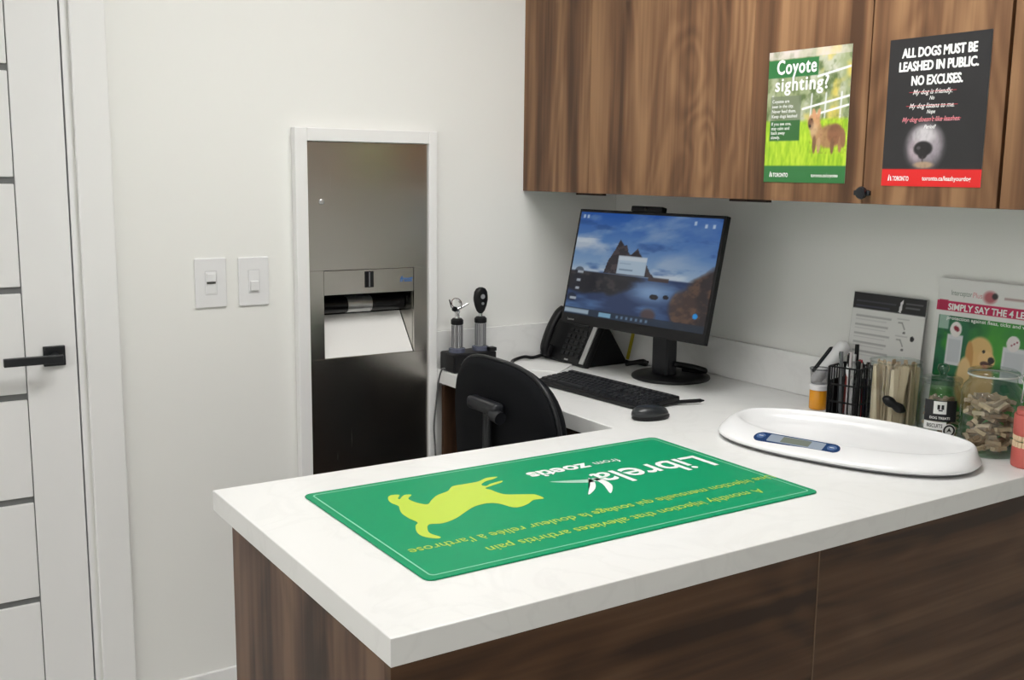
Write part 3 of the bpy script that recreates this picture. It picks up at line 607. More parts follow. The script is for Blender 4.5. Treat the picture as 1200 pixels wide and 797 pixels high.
bm = new(); box(bm, -.062, .062, .0005, .017, -.020, .002, .003, mtx=FM @ Matrix.Translation((-.01, MH/2, 0))); cm = obj('webcam_bar', bm, BLACK, mo)
bm = new(); lathe(bm, [(0, 0), (.005, 0), (.005, .001), (0, .0012)], 16, mtx=FM @ Matrix.Translation((-.01, MH/2+.0085, .0021))); obj('lens', bm, BLACKG, cm)
# neck and base (local to the base centre)
bm = new(); box(bm, -.028, .012, -.036, .036, .012, .34, .006, mtx=Matrix.Translation((-.02, 0, 0)))
obj('neck', bm, CHARC, mo)
bm = new(); box(bm, -.085, -.04, -.05, .05, .29, .37, .004); obj('mount', bm, BLACK, mo)
bm = new(); lathe(bm, [(0, 0), (.118, 0), (.120, .003), (.119, .008), (.112, .012), (.05, .016), (0, .017)], 48, mtx=Matrix.Diagonal((1.0, 1.0, 1, 1))); obj('base', bm, BLACK, mo, auto=50)
bm = new(); tube(bm, spline([(-.02, -.037, .05), (.03, -.06, .04), (.06, -.085, .03), (.07, -.05, .022), (.05, .0, .02)], 6), .009, 10); obj('cable_loop', bm, BLACK, mo, smooth=True)

# ------------------------------------------------------------------ desk phone
ph = thing('desk_phone', 'black desk phone with handset, propped up beside the monitor', 'phone', (-0.235, -0.140, ZT))
pw = 0.235; py0, py1 = -pw/2, pw/2
FP = frame_mtx((-0.083, py1-.002, 0.006), (0, -1, 0), (0.080, 0, 0.160))       # x to the phone's right, y up the face, z out of the face
bm = new(); box(bm, 0, pw, 0, .180, -.022, 0, .006, mtx=FP); body = obj('body', bm, BLACK, ph)
bm = new(); prism(bm, [(-.072, 0), (.095, 0), (.100, .006), (-.005, .165), (-.012, .150)], -.008, .008, .001, mtx=Matrix(((1, 0, 0, 0), (0, 0, 1, -.100), (0, 1, 0, .001), (0, 0, 0, 1)))); prism(bm, [(-.072, 0), (.095, 0), (.100, .006), (-.005, .165), (-.012, .150)], -.008, .008, .001, mtx=Matrix(((1, 0, 0, 0), (0, 0, 1, .085), (0, 1, 0, .001), (0, 0, 0, 1)))); box(bm, -.075, .10, -.09, .09, .001, .006, .001); obj('stand', bm, BLACK, ph)
# handset on the left of the face
bm = new(); hp = [(.030, .012, .016), (.030, .030, .028), (.030, .070, .034), (.030, .110, .034), (.030, .150, .028), (.030, .172, .016)]
tube(bm, spline(hp, 5), .018, 12, mtx=FP, flat=.7, flatdir=(0, 0, 1)); hs = obj('handset', bm, BLACK, ph, smooth=True)
bm = new(); box(bm, .008, .052, .002, .045, .001, .024, .008, mtx=FP); obj('mouth_cup', bm, BLACK, hs, auto=40)
bm = new(); box(bm, .008, .052, .138, .178, .001, .024, .008, mtx=FP); obj('ear_cup', bm, BLACK, hs, auto=40)
bm = new(); box(bm, .100, .180, .128, .162, .0003, .004, .0015, mtx=FP); dp = obj('display_bezel', bm, CHARC, ph)
bm = new(); box(bm, .112, .170, .134, .154, .004, .0045, mtx=FP); obj('display', bm, mat('lcd_grey', (.22, .24, .23), .2), dp)
bm = new()
for r in range(4):
    for c in range(3): box(bm, .090+.026*c, .108+.026*c, .025+.020*r, .037+.020*r, .0002, .003, .001, mtx=FP)
for r in range(5): box(bm, .175, .190, .022+.019*r, .033+.019*r, .0002, .003, .001, mtx=FP)
for c in range(4): box(bm, .095+.024*c, .113+.024*c, .108, .117, .0002, .003, .001, mtx=FP)
ky = obj('keypad', bm, CHARC, ph); ky['kind'] = 'stuff'
bm = new(); box(bm, pw-.030, pw-.008, .006, .174, .0003, .005, .002, mtx=FP); obj('silver_strip', bm, SILVER, ph)
bm = new(); box(bm, .060, .076, .160, .167, .0003, .001, mtx=FP); obj('logo', bm, SILVER, ph)
bm = new(); box(bm, .120, .140, .008, .013, .0003, .001, mtx=FP); obj('logo', bm, SILVER, ph)

# ------------------------------------------------------------------ keyboard, mouse, papers, cables
kb = thing('keyboard', 'black full-size keyboard lying in front of the monitor', 'keyboard', (-0.492, -0.588, ZT+.0005), math.radians(-86.5))
KW, KD = .448, .150     # x along the keys, y towards the monitor
tl = Matrix.Rotation(math.radians(4.5), 4, 'X')
bm = new(); prism(bm, rrect(KW, KD, .008), .0, .013, .003, 2, mtx=Matrix.Translation((0, 0, .006)) @ tl); obj('case', bm, BLACK, kb)
for fx in (-.18, .18):
    bm = new(); box(bm, fx-.02, fx+.02, .045, .055, 0, .012, .001); obj('foot', bm, BLACK, kb)
    bm = new(); box(bm, fx-.02, fx+.02, -.068, -.058, 0, .003); obj('foot', bm, BLACK, kb)
bm = new(); rows = [(-.054, [1.25]*3+[6.25]+[1.25]*4), (-.035, [2.25]+[1]*10+[2.75]), (-.016, [1.75]+[1]*11+[2.25]), (.003, [1.5]+[1]*12+[1.5]), (.022, [1]*13+[2]), (.048, [1]*15)]
k_ = .0189
for y, ws in rows:
    x = -KW/2+.012
    for w in ws:
        loft(bm, [[(x+.0008, y-.0085, .019), (x+w*k_-.0008, y-.0085, .019), (x+w*k_-.0008, y+.0085, .019), (x+.0008, y+.0085, .019)], [(x+.003, y-.006, .0255), (x+w*k_-.003, y-.006, .0255), (x+w*k_-.003, y+.007, .0255), (x+.003, y+.007, .0255)]], mtx=tl); x += w*k_
    for c in range(7):
        if 0 <= c < 3 and y in (-.016,): continue
        xx = -KW/2+.012+15*k_+.008+c*k_+(.008 if c > 2 else 0)
        loft(bm, [[(xx+.0008, y-.0085, .019), (xx+k_-.0008, y-.0085, .019), (xx+k_-.0008, y+.0085, .019), (xx+.0008, y+.0085, .019)], [(xx+.003, y-.006, .0255), (xx+k_-.003, y-.006, .0255), (xx+k_-.003, y+.007, .0255), (xx+.003, y+.007, .0255)]], mtx=tl)
ko = obj('keys', bm, CHARC, kb); ko['kind'] = 'stuff'

ms = thing('mouse', 'black computer mouse lying in front of the keyboard', 'mouse', (-0.578, -0.888, ZT+.0003), math.radians(-12))
def mouse_ring(s, z, sx=1.0): return [(.052*s*sx*math.cos(a), .031*s*math.sin(a)*(1-.08*math.cos(a)), z) for a in [2*PI*i/28 for i in range(28)]]
bm = new(); loft(bm, [mouse_ring(.94, 0), mouse_ring(1, .004), mouse_ring(1.0, .010)], mtx=None); obj('sole', bm, BLACK, ms, auto=40)
bm = new(); rings = []
for z, s in ((.0101, 1.0), (.018, .97), (.025, .88), (.031, .70), (.0345, .45), (.036, .15)):
    rings.append([(x-.006*(z/.036), y, q) for x, y, q in mouse_ring(s, z)])
loft(bm, rings); obj('shell', bm, mat('mouse_grey', (.022, .025, .028), .28, spec=.4), ms, smooth=True)
bm = new(); tube(bm, [(.022, -.004, .029), (.022, .004, .029)], .007, 16); obj('wheel', bm, BLACK, ms, auto=40)

nt_ = obj('notepad', prism(new(), rrect(.150, .20, .002), 0, .004), PAPER); nt_.location = (-.425, -.150, ZT+.0003); nt_.rotation_euler = (0, 0, math.radians(38)); tag(nt_, 'white sheet of paper on the desk between phone and chair', 'paper')
pd = thing('paper_folder', 'white paper folder with yellow edge leaning behind the phone', 'folder', (-.075, -.235, ZT))
FE = frame_mtx((-.012, .135, .002), (-.02, -1, 0), (.25, 0, 1))
bm = new(); box(bm, 0, .225, 0, .130, -.003, 0, mtx=FE); obj('sheet', bm, PAPER, pd)
bm = new(); box(bm, 0, .016, 0, .130, .0002, .0012, mtx=FE @ Matrix.Translation((.088, 0, 0))); obj('yellow_edge', bm, mat('yellow_card', (.55, .45, .02), .6), pd)
kc = obj('key_bunch', tube(tube(new(), spline([(-.03, .01, .004), (-.01, -.02, .012), (.02, -.03, .006), (.035, 0, .012), (.0, .02, .006), (-.03, .01, .014)], 8), .006, 8), spline([(.02, 0, .006), (.05, -.01, .008), (.07, .005, .006)], 6), .005, 8), BLACK, smooth=True); kc.location = (-.135, -.29, ZT+.001); tag(kc, 'small black coiled cable lying below the white folder', 'cable')
pc = obj('phone_cord', tube(new(), spline([(-.495, -.12, ZT+.006), (-.46, -.06, ZT+.008), (-.40, -.035, ZT+.012), (-.36, -.03, ZT+.006), (-.325, -.035, ZT+.012), (-.300, -.050, ZT+.012)], 8), .0055, 8), BLACK, smooth=True); tag(pc, 'black phone cord running along the desk by the back wall', 'cord')
pn = thing('stylus_pen', 'black pen resting at the right end of the keyboard', 'pen', (-.395, -.815, ZT))
bm = new(); tube(bm, [(-.05, .025, .008), (.045, -.012, .010)], .0055, 10, radii=None); obj('barrel', bm, BLACK, pn, auto=40)
bm = new(); tube(bm, [(.045, -.012, .010), (.055, -.016, .010)], .0035, 8, radii=[.005, .0015]); obj('tip', bm, CHARC, pn, auto=40)

# ------------------------------------------------------------------ otoscope charging set
ot = thing('charging_stand', 'black desk charging stand holding two diagnostic scope handles', 'charger', (-.637, -.082, ZT))
bm = new(); box(bm, -.082, .074, -.045, .045, .0, .060, .006); obj('block', bm, BLACK, ot)
for sx in (-.045, .040):
    bm = new(); lathe(bm, [(.0195, 0), (.026, 0), (.026, .012), (.0195, .014)], 24, (sx, 0, .060), closed=True); obj('socket_ring', bm, mat('blue_grey_plastic', (.10, .11, .16), .4), ot, auto=40)
bm = new(); box(bm, .050, .074, -.0445, -.02, .060, .072, .002); obj('latch', bm, BLACK, ot)
def scope(name, lab, x):
    S = thing(name, lab, 'medical scope', (-.637+x, -.082, ZT+.0605), 0, 'diagnostic scopes in the charging stand')
    bm = new(); lathe(bm, [(0, 0), (.0165, 0), (.0165, .085), (.0175, .088), (.0175, .094), (.012, .098), (0, .098)], 24); hd = obj('handle', bm, mat('ribbed_steel', (.55, .55, .57), .28, metal=.9), S, auto=40)
    bm = new()
    for k in range(16):
        a = 2*PI*k/16; box(bm, .0160, .0178, -.0012, .0012, .016, .084, mtx=Matrix.Rotation(a, 4, 'Z'))
    obj('ribs', bm, GREYP, hd)
    bm = new(); lathe(bm, [(.0178, 0), (.0195, .002), (.0195, .014), (.014, .020), (0, .020)], 24, (0, 0, .086)); obj('collar', bm, BLACK, S, auto=40)
    return S
s1 = scope('otoscope', 'otoscope with open silver wire head, left of the two scopes', -.045)
bm = new(); lathe(bm, [(0, 0), (.008, 0), (.007, .014), (.010, .022), (0, .026)], 16, (0, 0, .106)); obj('head_post', bm, CHROME, s1, auto=40)
bm = new(); lathe(bm, [(.016, -.005), (.019, -.005), (.019, .005), (.016, .005)], 24, closed=True, mtx=Matrix.Translation((-.004, 0, .150)) @ Matrix.Rotation(math.radians(65), 4, 'X')); tube(bm, [(0, 0, .128), (-.002, 0, .136)], .004, 8); obj('lens_ring', bm, CHROME, s1, auto=40)
bm = new(); tube(bm, [(.002, 0, .134), (.018, -.004, .142), (.036, -.008, .152)], .004, 10, radii=[.006, .005, .003]); obj('speculum', bm, CHROME, s1, auto=40)
bm = new(); tube(bm, [(-.014, -.004, .136), (-.014, -.012, .136)], .008, 12); tube(bm, [(-.020, 0, .140), (-.028, 0, .165)], .002, 8); obj('dial', bm, BLACK, s1, auto=40)
s2 = scope('ophthalmoscope', 'ophthalmoscope with tall black oval head, right of the two scopes', .040)
bm = new(); lathe(bm, [(0, 0), (.006, 0), (.006, .014), (0, .014)], 16, (0, 0, .104)); obj('head_post', bm, CHROME, s2, auto=40)
def head_ring(z, w, d): return [(w*math.cos(a), d*math.sin(a), z) for a in [2*PI*i/20 for i in range(20)]]
bm = new(); loft(bm, [head_ring(.116, .006, .006), head_ring(.124, .014, .010), head_ring(.140, .021, .012), head_ring(.158, .0255, .013), head_ring(.168, .0255, .013), head_ring(.184, .023, .012), head_ring(.194, .016, .010), head_ring(.198, .006, .006)]); hd = obj('head', bm, BLACK, s2, auto=50)
bm = new(); lathe(bm, [(0, 0), (.0075, 0), (.0075, .002), (0, .002)], 16, mtx=frame_mtx((0, -.0125, .170), (1, 0, 0), (0, 0, 1))); lathe(bm, [(0, 0), (.0045, 0), (.0045, .002), (0, .002)], 16, mtx=frame_mtx((0, -.0125, .148), (1, 0, 0), (0, 0, 1))); obj('lens', bm, mat('lens_grey', (.3, .31, .33), .15), hd, auto=40)
cb = obj('charger_cable', tube(new(), spline([(-.727, -.085, ZT+.012), (-.733, -.075, ZT+.006), (-.735, -.060, ZT-.03), (-.738, -.050, ZT-.10), (-.744, -.046, ZT-.18), (-.738, -.044, ZT-.26), (-.732, -.043, ZT-.40), (-.730, -.043, .06), (-.728, -.043, .004)], 8), .0028, 8), mat('cable_grey', (.10, .10, .10), .5), smooth=True); tag(cb, 'thin grey charger cable hanging down beside the desk end', 'cable')

# ------------------------------------------------------------------ office chair
ch = thing('office_chair', 'black fabric office chair pushed up to the desk, back facing the camera', 'chair', (-.60, -.595, 0), math.radians(0))
def back_ring(xoff, sc, bulge=0.0):
    pts = []
    for i in range(48):
        a = 2*PI*i/48; c, s = math.cos(a), math.sin(a); e = 2/3.0
        y = .252*sc*math.copysign(abs(c)**e, c); z = .795+.235*sc*math.copysign(abs(s)**e, s)
        pts.append((xoff-.02*(1-(y/.252)**2)-(z-.795)*.06, y, z))
    return pts
bx = -.225
bm = new(); loft(bm, [back_ring(bx-.026, .60), back_ring(bx-.022, .90), back_ring(bx-.012, .985), back_ring(bx, 1.0)]); obj('back_shell', bm, FABRIC, ch, smooth=True)
bm = new(); loft(bm, [back_ring(bx+.0005, .995), back_ring(bx+.02, .985), back_ring(bx+.038, .93), back_ring(bx+.045, .7)]); obj('back_cushion', bm, FABRIC, ch, smooth=True)
bm = new(); pts = back_ring(bx+.0002, 1.004); tube(bm, [Vector(p) for p in pts]+[Vector(pts[0])], .006, 8); obj('piping', bm, mat('black_vinyl', (.012, .013, .015), .4, spec=.35), ch, smooth=True)
bm = new(); tube(bm, spline([(-.285, .002, .905), (-.287, .0, .80), (-.282, 0, .65), (-.262, 0, .52), (-.20, 0, .455), (-.08, 0, .44)], 6), .02, 10, flat=.45, flatdir=(1, 0, 0)); jb = obj('back_bar', bm, CHARC, ch, smooth=True)
bm = new(); box(bm, -.312, -.276, -.072, .072, .895, .930, .012, 3); obj('adjust_handle', bm, CHARC, jb, auto=40)
bm = new(); tube(bm, [(-.30, -.05, .90), (-.30, -.085, .895)], .017, 14); obj('adjust_knob', bm, CHARC, jb, auto=40)
bm = new(); prism(bm, rrect(.48, .50, .10, 8), .47, .55, .03, 4, mtx=Matrix.Translation((.06, 0, 0))); obj('seat', bm, FABRIC, ch, auto=50)
bm = new(); box(bm, -.10, .16, -.10, .10, .43, .469, .008); obj('seat_plate', bm, CHARC, ch)
bm = new(); lathe(bm, [(.03, .09), (.03, .26), (.018, .262), (.018, .43)], 20, (.03, 0, 0)); obj('gas_column', bm, BLACK, ch, auto=40)
for k in range(5):
    a = 2*PI*k/5+.3; R_ = Matrix.Translation((.03, 0, 0)) @ Matrix.Rotation(a, 4, 'Z')
    bm = new(); tube(bm, [(0.0, 0, .105), (.12, 0, .095), (.27, 0, .07)], .02, 8, mtx=R_, radii=[.026, .022, .015]); lg = obj('leg', bm, BLACK, ch, smooth=True)
    bm = new(); tube(bm, [(.27, -.022, .0285), (.27, .022, .0285)], .028, 16, mtx=R_); tube(bm, [(.27, 0, .03), (.27, 0, .07)], .008, 8, mtx=R_); obj('caster', bm, BLACK, lg, auto=40)

# ------------------------------------------------------------------ baby scale
sc_c = Vector((-0.395, -1.343, ZT)); ax = Vector((.188, -.564, 0)).normalized()
bs = thing('animal_scale', 'white oval digital pet scale with a curved tray on the counter', 'scale', sc_c, math.atan2(ax.y, ax.x))
# local x along the scale (to the right in view), local y = away from the camera side
SA, SB = .295, .170
def sel(a, b, cx, cy, z, n=64, e=2.35):
    out = []
    for i in range(n):
        t_ = 2*PI*i/n; c, s = math.cos(t_), math.sin(t_)
        zz = z(c, s) if callable(z) else z
        out.append((cx+a*math.copysign(abs(c)**(2/e), c), cy+b*math.copysign(abs(s)**(2/e), s), zz))
    return out
rim = lambda k, b=.016, e=.012: (lambda c, s: k+b*max(0, s)**1.5+e*abs(c)**3)
bm = new(); loft(bm, [sel(SA*.93, SB*.90, 0, 0, 0), sel(SA*.955, SB*.94, 0, 0, .004), sel(SA*.955, SB*.94, 0, 0, .007)]); obj('base', bm, GREYP, bs, auto=50)
bm = new()
loft(bm, [sel(SA*.965, SB*.955, 0, 0, .0072), sel(SA*.99, SB*.985, 0, 0, .009), sel(SA, SB, 0, 0, .0125), sel(SA*.996, SB*.993, 0, 0, .0165), sel(SA*.975, SB*.965, 0, 0, rim(.0195, .010, .006)),
          sel(SA*.95, SB*.80, 0, .016, rim(.0275)), sel(SA*.925, SB*.70, 0, .028, rim(.0315)), sel(SA*.905, SB*.655, 0, .033, rim(.0315, .014, .010)), sel(SA*.885, SB*.62, 0, .036, rim(.0275, .008, .006)), sel(SA*.82, SB*.55, 0, .038, .021), sel(SA*.6, SB*.42, 0, .040, .0165), sel(SA*.3, SB*.2, 0, .040, .0155)])
obj('tray', bm, mat('scale_white', (.84, .84, .85), .22), bs, smooth=True)
slope = math.radians(17)
FD = Matrix.Translation((-.062, -.118, .0275)) @ Matrix.Rotation(slope, 4, 'X')
bm = new(); prism(bm, rrect(.200, .040, .0195, 8), 0, .0022, .0006, 1, mtx=FD); dpn = obj('display_panel', bm, mat('panel_navy', (.02, .05, .14), .25), bs)
bm = new(); prism(bm, rrect(.130, .030, .003), .0023, .0028, mtx=FD); obj('display_lens', bm, mat('panel_grey', (.28, .33, .40), .25), dpn)
bm = new(); prism(bm, rrect(.066, .0235, .002), .0029, .0033, mtx=FD); obj('lcd', bm, mat('lcd_olive', (.17, .19, .16), .2), dpn)
for x in (-.083, .083):
    bm = new(); lathe(bm, [(0, 0), (.0105, 0), (.0105, .0014), (0, .0018)], 20, (x, 0, .0022), mtx=FD); obj('button', bm, mat('button_blue', (.06, .12, .28), .35), dpn, auto=40)
    bm = new(); box(bm, x-.005, x+.005, -.001, .001, .0042, .0045, mtx=FD); obj('button_mark', bm, INKW, dpn)

# ------------------------------------------------------------------ things along the wall
# pill vial with clear cup
pv = thing('pill_vial', 'small amber pill vial with white cap standing behind the scale', 'vial', (-.112, -1.026, ZT))
bm = new(); lathe(bm, [(0, .001), (.0225, .001), (.0235, .004), (.0235, .050), (.0215, .053)], 28); obj('body', bm, mat('amber_solid', (.72, .30, .015), .25), pv, auto=50)
bm = new(); lathe(bm, [(.0215, .053), (.0260, .0535), (.0260, .066), (.023, .068), (0, .068)], 28); obj('cap', bm, WHITEP, pv, auto=40)
cu = thing('measuring_cup', 'small clear plastic cup stacked on the amber vial', 'cup', (-.112, -1.026, ZT+.0683))
bm = new(); lathe(bm, [(0, .001), (.0215, .001), (.0255, .042)], 28); obj('wall', bm, FROST, cu, auto=40)
bm = new(); lathe(bm, [(.0252, .0395), (.0268, .0395), (.0268, .043), (.0252, .043)], 28, closed=True); obj('lip', bm, FROST, cu, auto=40)
# thermometer
th = thing('handheld_thermometer', 'white handheld thermometer leaning behind the amber vial', 'thermometer', (-.058, -1.012, ZT))
def capsule(bm, a, b, r0, r1, seg=16, flat=1.0):
    a, b = Vector(a), Vector(b); d_ = (b-a).normalized(); pts, rad = [], []
    for k in range(5): t_ = math.radians(90*k/4); pts.append(a-d_*r0*math.cos(t_)); rad.append(max(.0005, r0*math.sin(t_)))
    for k in range(1, 4): pts.append(a.lerp(b, k/4)); rad.append(r0+(r1-r0)*k/4)
    for k in range(5): t_ = math.radians(90*k/4); pts.append(b+d_*r1*math.sin(t_)); rad.append(max(.0005, r1*math.cos(t_)))
    return tube(bm, pts, 1, seg, radii=rad, flat=flat, flatdir=(1, 0, 0))
bm = new(); capsule(bm, (-.006, .036, .068), (-.002, -.040, .164), .016, .021, flat=.9); hb = obj('head', bm, WHITEP, th, smooth=True)
bm = new(); tube(bm, [(-.006, -.030, .001), (-.006, -.026, .05), (-.006, -.006, .105)], .016, 14, radii=[.017, .016, .015], flat=.8, flatdir=(1, 0, 0)); obj('handle', bm, mat('pale_grey_plastic', (.55, .55, .58), .35), th, auto=50)
bm = new(); capsule(bm, (-.012, .040, .092), (-.010, -.012, .158), .006, .007, flat=1.6); obj('display_strip', bm, BLACKG, hb, smooth=True)

# wire pen cup with pens
pcx, pcy = -.122, -1.138
pcu = thing('pen_cup', 'black wire pen cup between the thermometer and the stick jar', 'pen cup', (pcx, pcy, ZT), math.radians(12))
cw, chh = .041, .135
bm = new(); box(bm, -cw, cw, -cw, cw, 0, .004, .001); obj('floor_plate', bm, BLACK, pcu)
bm = new()
for z in (.045, .09, chh):
    for s in (-1, 1):
        box(bm, -cw, cw, s*cw-.0015, s*cw+.0015, z-.002, z+.002); box(bm, s*cw-.0015, s*cw+.0015, -cw, cw, z-.002, z+.002)
obj('rim_wires', bm, BLACK, pcu)
bm = new()
for s in (-1, 1):
    for k in range(7):
        q = -cw+2*cw*k/6; r = .0018 if k not in (0, 6) else .0035
        tube(bm, [(q, s*cw, .003), (q, s*cw, chh)], r, 6); tube(bm, [(s*cw, q, .003), (s*cw, q, chh)], r, 6)
w_ = obj('upright_wires', bm, BLACK, pcu, smooth=True)
bm = new(); box(bm, -cw+.002, cw-.002, cw-.006, cw-.003, .004, .10); box(bm, cw-.006, cw-.003, -cw+.002, cw-.002, .004, .10); obj('back_sheet', bm, BLACK, pcu)
pens = [(-.030, -.026, .02, -.03, .150, (.012, .012, .014), 'black ballpoint pen nearest the thermometer in the pen cup'), (-.012, -.030, .0, .02, .142, (.62, .62, .63), 'silver pen at the front of the pen cup'), (.006, -.027, -.02, .05, .148, (.50, .03, .05), 'red pen at the front of the pen cup'), (.026, -.028, .03, .0, .140, (.03, .03, .09), 'navy pen at the front right of the pen cup'),
        (-.026, -.004, -.04, -.05, .172, (.55, .50, .52), 'pale pen standing tall at the back left of the pen cup'), (.0, .0, .03, .0, .160, (.75, .74, .75), 'white pen in the middle of the pen cup'), (.024, .002, .05, .04, .182, (.015, .015, .017), 'tallest black pen at the back right of the pen cup'), (-.008, .022, -.02, .03, .165, (.16, .17, .18), 'dark grey pen at the back of the pen cup'), (.012, .024, .06, -.02, .155, (.40, .08, .07), 'dark red pen at the back of the pen cup')]
RZ = Matrix.Rotation(math.radians(12), 4, 'Z')
for i, (x, y, tx, ty, ln, col, lab) in enumerate(pens):
    b_ = RZ @ Vector((x, y, .006)); pe = thing('pen', lab, 'pen', (pcx+b_.x, pcy+b_.y, ZT+.0055), 0, 'pens in the wire cup')
    d_ = Vector((tx, ty, 1)).normalized(); m_ = mat('pen_%d' % i, col, .3)
    bm = new(); tube(bm, [Vector((0, 0, 0)), d_*.012, d_*(ln*.72)], .0045, 10, radii=[.0015, .0045, .0045]); obj('barrel', bm, m_, pe, auto=40)
    bm = new(); tube(bm, [d_*(ln*.72), d_*ln], .0055, 10); cp = obj('cap', bm, m_ if i % 3 else BLACK, pe, auto=40)
    bm = new(); box(bm, -.007, -.0055, -.0016, .0016, ln*.78, ln*.99, .0004, mtx=Vector((0, 0, 1)).rotation_difference(d_).to_matrix().to_4x4()); obj('clip', bm, CHROME if i % 2 else BLACK, pe)
sx_ = thing('scissors', 'scissors with black and white loop handles in the pen cup', 'scissors', (pcx-.006, pcy-.014, ZT+.005))
bm = new(); box(bm, -.006, .006, -.001, .001, .0, .095, .0005); obj('blades', bm, CHROME, sx_)
for s, m_ in ((-1, WHITEP), (1, BLACK)):
    bm = new(); pts = [(s*.016+.013*math.cos(a), 0, .125+.020*math.sin(a)) for a in [2*PI*k/18 for k in range(19)]]; tube(bm, pts, .0042, 8); tube(bm, [(s*.002, 0, .09), (s*.008, 0, .108)], .004, 8); obj('handle_loop', bm, m_, sx_, smooth=True)

# glass jar of wooden sticks
jx, jy = -.108, -1.258
sj = thing('stick_jar', 'clear glass jar filled with wooden sticks beside the pen cup', 'jar', (jx, jy, ZT))
bm = new(); lathe(bm, [(0, .001), (.060, .001), (.064, .006), (.064, .150), (.061, .158), (.061, .166), (.063, .168), (.0595, .1685), (.0590, .163)], 40); obj('glass_wall', bm, GLASS, sj, auto=50)
bm = new(); a0 = math.radians(195); tube(bm, [(.0652*math.cos(a0+.1*k), .0652*math.sin(a0+.1*k), .085-.004*k) for k in range(9)], .013, 8, flat=1.0, radii=[.005, .011, .013, .013, .010, .012, .013, .010, .004]); obj('clip_tag', bm, BLACK, sj, smooth=True)
STICK = wood('birch_wood', 'z', 'x', (.52, .40, .26), (.66, .53, .37), (.76, .64, .48), .6)
random.seed(3); k = 0; stick_me = None
for ring_, cnt in ((.048, 20), (.034, 14), (.019, 8), (.006, 2)):
    for i in range(cnt):
        a = 2*PI*i/cnt+random.uniform(-.06, .06)+ring_*9; r = ring_
        ln = random.uniform(.138, .162)
        if stick_me is None:
            bm = new(); prism(bm, [(-.0055, 0), (.0055, 0), (.006, .004), (.006, .146), (.004, .150), (-.004, .150), (-.006, .146), (-.006, .004)], -.0008, .0008, mtx=frame_mtx((0, 0, 0), (1, 0, 0), (0, 0, 1))); so = obj('wooden_stick', bm, STICK); stick_me = so.data
        else: so = bpy.data.objects.new('wooden_stick', stick_me); COL.objects.link(so)
        so.location = (jx+r*math.cos(a), jy+r*math.sin(a), ZT+.0065); so.scale = (1, 1, ln/.150)
        so.rotation_euler = (random.uniform(-.05, .05), random.uniform(-.05, .05), a+random.choice((0, PI/2))+random.uniform(-.5, .5))
        tag(so, 'flat pale wooden stick standing in the clear stick jar', 'wooden stick', 'wooden sticks in the glass jar')
lean = bpy.data.objects.new('wooden_stick', stick_me); COL.objects.link(lean); lean.location = (jx-.036, jy-.034, ZT+.0075); lean.scale = (1.5, 1, 1.04); lean.rotation_euler = (-.02, .12, math.radians(-40)); tag(lean, 'wider wooden stick tilted against the front of the stick jar', 'wooden stick', 'wooden sticks in the glass jar')

# treat jars
def treat_mesh():
    t = bmesh.new(); pts = []
    for i in range(24):
        x = -.017+.034*i/23
        pts.append(x)
    up_ = [(x, .0045+.0032*(abs(x)/.017)**3) for x in pts]; lo = [(x, -y) for x, y in up_[::-1]]
    bm = new(); prism(bm, up_+lo, -.004, .004, .002, 2); return bm
TREAT = [mat('treat_%d' % i, c, .8, var=.25, vscale=120) for i, c in enumerate(((.42, .31, .20), (.52, .40, .26), (.32, .22, .14), (.46, .36, .26)))]
treat_data = []
for m_ in TREAT:
    o = obj('dog_treat', treat_mesh(), m_); treat_data.append(o.data); bpy.data.objects.remove(o)
def fill(cx, cy, z0, z1, R, n, lab, grp, seed, sc=1.0):
    rnd = random.Random(seed); placed = []; tries = 0
    while len(placed) < n and tries < 40000:
        tries += 1
        f = len(placed)/n
        r = R*math.sqrt(rnd.random()); a = rnd.uniform(0, 2*PI); z = rnd.uniform(z0, z1)
        p = Vector((r*math.cos(a), r*math.sin(a), z))
        if any((p-q).length < .0165*sc for q in placed): continue
        placed.append(p)
        o = bpy.data.objects.new('dog_treat', treat_data[rnd.randrange(4)]); COL.objects.link(o); o.location = (cx+p.x, cy+p.y, p.z); o.scale = (sc, sc, sc*1.2)
        tang = a+PI/2+rnd.uniform(-.5, .5) if r > .55*R else rnd.uniform(0, 2*PI)
        o.rotation_euler = (rnd.uniform(-.7, .7), rnd.uniform(-.5, .5), tang); tag(o, lab, 'dog treat', grp)
jx1, jy1 = -.105, -1.388
j1 = thing('labelled_jar', 'clear glass treat jar with black and white label and knob lid', 'jar', (jx1, jy1, ZT))
bm = new(); lathe(bm, [(0, .001), (.046, .001), (.050, .006), (.050, .105), (.044, .122), (.041, .128), (.041, .134), (.039, .1342), (.0385, .130)], 36); obj('glass_wall', bm, GLASS, j1, auto=50)
bm = new(); lathe(bm, [(0, .1345), (.044, .1345), (.045, .137), (.045, .146), (.041, .149), (.012, .151), (.007, .155), (.010, .160), (.014, .168), (.012, .177), (.006, .181), (0, .182)], 32); obj('lid', bm, glass('lid_glass', (.93, .97, .96), .8), j1, auto=50)
def wrap(bm, R, a0, a1, z0, z1, n=14, t_=.0006):
    t = bmesh.new(); A = []
    for k in range(n+1):
        a = a0+(a1-a0)*k/n; A.append([t.verts.new((rr*math.cos(a), rr*math.sin(a), z)) for rr, z in ((R, z0), (R, z1), (R+t_, z1), (R+t_, z0))])
    for a, b in zip(A, A[1:]):
        for q in range(4): t.faces.new((a[q], a[(q+1) % 4], b[(q+1) % 4], b[q]))
    t.faces.new(A[0]); t.faces.new(A[-1][::-1]); merge(bm, t); return bm
av = math.atan2(CAM_POS[1]-jy1, CAM_POS[0]-jx1)      # side of the jar with the label
bm = new(); wrap(bm, .0502, av-.75, av+.75, .050, .100); obj('label', bm, INKK, j1)
bm = new(); wrap(bm, .0510, av-.30, av+.26, .068, .098); obj('label_patch', bm, INKW, j1)
